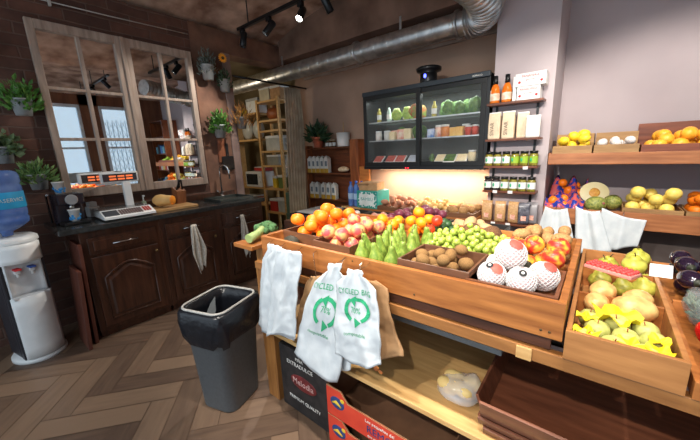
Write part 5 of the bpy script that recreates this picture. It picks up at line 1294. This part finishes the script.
sbox(.145, .46, 2.985, 3.30, ZL, .055, 'box of pale yellow grapefruits in the middle of the lower shelf'); sbox(.47, .85, 2.985, 3.30, ZL, .055, 'box of bright orange mandarins on the lower shelf, right')
pile([single('yellow_grapefruit', ylm, 1, 1, .95, .03, 2, 16, 12)], 14, .155, .45, 2.995, 3.29, ZL + .007, .044, 'pale yellow grapefruit on the lower shelf', 'pale grapefruits on the lower shelf', 66)
pile([single('mandarin', om, 1, 1, .85, .03, 3, 16, 12)], 20, .48, .84, 2.995, 3.29, ZL + .007, .044, 'bright orange mandarin on the lower shelf', 'mandarins on the lower shelf', 67)
# dark panel under the lower shelf
o = MB().box(-.34, 1.15, 3.30, 3.32, .02, .765).part('grey_back_panel', mat('grey_brown_panel', (110, 98, 94), (100, 88, 84), rough=.8)); tag(o, 'grey-brown panel under the lower wall shelf', 'panel')
# white bags on the shelf front
def sbag(label, cs, seed, y=2.925):
    (ax, az), (bx, bz_), (cx, cz), (dx, dz) = cs
    def fn(u, v):
        return ((ax * (1 - u) + bx * u) * (1 - v) + (dx * (1 - u) + cx * u) * v, y - .02 * v + .012 * math.sin(u * 11 + seed) * (.3 + v) + .003 * math.sin(u * 23 + seed), (az * (1 - u) + bz_ * u) * (1 - v) + (dz * (1 - u) + cz * u) * v - .02 * math.sin(PI * u) * (1 - v))
    t = thing('plastic_bag', label, 'bag', (0, 0, 0), 0, 'white bags hanging on the lower wall shelf')
    MB().sheet(fn, 24, 14, -.004).part('film', bagw, t)
    xm = (ax + bx) / 2; MB().tube([(xm, 2.948, .905), (xm, 2.94, .895), (xm, 2.92, (az + bz_) / 2 - .01)], .002, 6).part('wire_hook', chrome, t)
sbag('white bag hanging from lower wall shelf beside the pillar, leftmost', ((-.33, .90), (-.18, .90), (-.10, .60), (-.39, .58)), 1)
sbag('white bag hanging from the lower wall shelf, middle of the three', ((-.13, .925), (.02, .90), (.12, .60), (-.10, .56)), 3, 2.898)
sbag('wide white bag hanging from the lower wall shelf, rightmost', ((.03, .92), (.28, .85), (.25, .66), (.02, .58)), 5, 2.93)

# ------------------------------------------------------------------ store room behind the doorway
t = thing('ladder_shelf', 'pale pine ladder shelf unit crammed with boxes in the store room', 'shelf unit', (-4.32, 3.45, 0))
for x in (-.27, .27):
    MB().box(x - .022, x + .022, -.15, -.11, 0, 2.28).part('upright', pale, t); MB().box(x - .022, x + .022, .11, .15, 0, 2.28).part('upright', pale, t)
for z in (.42, .83, 1.22, 1.46, 1.79, 1.95, 2.25): MB().box(-.27, .27, -.15, .15, z - .03, z, .002).part('shelf_board', pale, t)
t = thing('wide_store_shelf', 'wide pine shelves with the microwave in the store room', 'shelf unit', (-5.0, 3.45, 0))
for z in (.84, 1.67, 2.10): MB().box(-.55, .36, -.15, .15, z - .03, z, .002).part('shelf_board', pale, t)
MB().box(-.55, -.51, -.15, .15, 0, 2.3).part('upright', pale, t)
MB().box(-.55, .36, -.12, .15, .50, .53).part('shelf_board', pale, t)
t = thing('microwave', 'white microwave oven on the store room shelf', 'microwave', (-4.86, 3.44, .841))
MB().box(-.24, .24, -.15, .14, 0, .27, .01).part('body', white, t)
MB().box(-.21, .12, -.156, -.150, .04, .23, .004).part('door', mat('dark_glass', (40, 44, 48), rough=.1), t)
MB().cyl((.18, -.15, .09), (.18, -.165, .09), .02).part('dial', white, t); MB().cyl((.18, -.15, .18), (.18, -.165, .18), .02).part('dial', white, t)
def sb(x, z, w, h, m, lab, nm='storage_box', kind='box', d=.18):
    t = thing(nm, lab, nm.split('_')[-1], (x, 3.44, z + .001), 0, 'things stored in the store room')
    if kind == 'box':
        MB().box(-w / 2, w / 2, -d / 2, d / 2, 0, h * .82, .006).part('box_body', m, t); MB().box(-w / 2 - .004, w / 2 + .004, -d / 2 - .004, d / 2 + .004, h * .82, h, .006).part('lid', white if m is not white else mat('light_grey_plastic', (176, 178, 178)), t)
    else:
        b = MB(); b.ball((0, 0, h / 2), 1, (w * .42, d / 2, h * .45), None, 16, 10); b.jitter(.012, 9, x); q = min(v.co.z for v in b.bm.verts)
        for v in b.bm.verts: v.co.z -= q - .003
        b.part('sack', m, t)
        MB().cyl((0, 0, h * .9), (0, 0, h * 1.02), .012, .03).part('knotted_top', m, t)
trn = mat('cloudy_plastic', (196, 200, 196), rough=.3); org = mat('copper_bag', (176, 100, 50), (130, 70, 36), rough=.5); pnk = mat('pink_tub', (214, 140, 116)); grnb = mat('sage_box', (104, 132, 112)); rdb = mat('red_box2', (190, 56, 50)); ylw = mat('yellow_sack', (232, 200, 60)); 
sb(-4.78, 2.10, .34, .24, white, 'white lidded box on the high left store shelf'); sb(-5.15, 2.10, .30, .12, ylw, 'yellow sack on the high left store shelf', 'storage_sack', 'sack')
sb(-4.42, 2.25, .26, .22, mat('cream_box', (206, 196, 170)), 'cream lidded box on top of the ladder shelf, left'); sb(-4.14, 2.25, .24, .20, kraft, 'brown lidded box on top of the ladder shelf, right')
sb(-4.32, 1.95, .36, .22, org, 'copper coloured sack in the ladder shelf top bay', 'storage_sack', 'sack')
sb(-5.08, 1.67, .36, .36, trn, 'big cloudy sack on the middle left store shelf', 'storage_sack', 'sack'); sb(-4.77, 1.67, .28, .34, trn, 'cloudy white sack beside the bigger one', 'storage_sack', 'sack')
sb(-4.32, 1.46, .34, .24, trn, 'clear lidded box in the second ladder shelf bay'); sb(-4.35, 1.22, .30, .17, mat('grey_bin', (150, 150, 140)), 'grey lidded box in the third ladder shelf bay')
sb(-4.40, .83, .10, .20, ylw, 'yellow lidded box beside the green jar bay', d=.1); sb(-4.24, .83, .12, .22, mat('jar_green', (110, 130, 70)), 'green lidded box in the ladder shelf middle bay', d=.1)
sb(-4.43, .42, .20, .22, rdb, 'red lidded box low in the ladder shelf'); sb(-4.20, .42, .22, .24, trn, 'clear lidded box low in the ladder shelf')
sb(-5.10, .53, .30, .14, pnk, 'pink lidded tub on the low left store shelf'); sb(-4.75, 1.12, .30, .07, rdb, 'flat red lidded box on top of the microwave')
t = thing('stacked_green_box', 'sage green box on the floor stack beside the curtain, upper', 'box', (-3.855, 3.40, .44), 0, 'sage green boxes by the curtain')
MB().box(-.15, .15, -.12, .12, 0, .34, .006).part('box_body', grnb, t)
t = thing('stacked_green_box', 'sage green box on the floor beside the curtain, lower', 'box', (-3.855, 3.40, .0), 0, 'sage green boxes by the curtain')
MB().box(-.16, .16, -.13, .13, .001, .438, .006).part('box_body', grnb, t)
t = thing('hanging_bag', 'whitish bag hanging on the ladder shelf side by the curtain', 'bag', (-3.89, 3.33, 1.02), 0)
b = MB(); b.lathe([(0, 0), (.08, .01), (.11, .10), (.09, .28), (.03, .42), (.01, .5), (0, .5)], n=14, sy=.5); b.jitter(.02, 10); b.part('bag_body', film, t)
MB().tube([(0, 0, .49), (-.07, .0, .56)], .004, 5).part('string', paper, t)

# ------------------------------------------------------------------ corner shelves by the street door (seen in the mirror)
t = thing('corner_bookcase', 'brown corner bookcase beyond the fruit shelves seen in the mirror', 'bookcase', (1.55, 3.40, 0))
MB().box(-.37, -.34, -.17, .17, 0, 2.3).part('side_panel', redw_z, t); MB().box(.34, .37, -.17, .17, 0, 2.3).part('side_panel', redw_z, t)
for z in (.3, .7, 1.1, 1.5, 1.9, 2.27): MB().box(-.34, .34, -.17, .17, z, z + .025).part('shelf_board', redw, t)
cols = [(80, 130, 200), (220, 220, 220), (60, 60, 66), (190, 80, 60), (120, 180, 200), (230, 200, 120)]
for j, z in enumerate((.726, 1.126, 1.526)):
    for i in range(5):
        c = cols[(i * 2 + j) % 6]; o = MB().box(-.05, .05, -.08, .08, 0, .16 + .03 * ((i + j) % 3), .004).part('product_box', mat('product_%d_%d_%d' % c, c)); o.location = (1.28 + i * .125, 3.34, z)
        tag(o, f'product box on the {("low", "middle", "high")[j]} corner bookcase shelf, {ORD[i]}', 'box', 'product boxes on the corner bookcase')
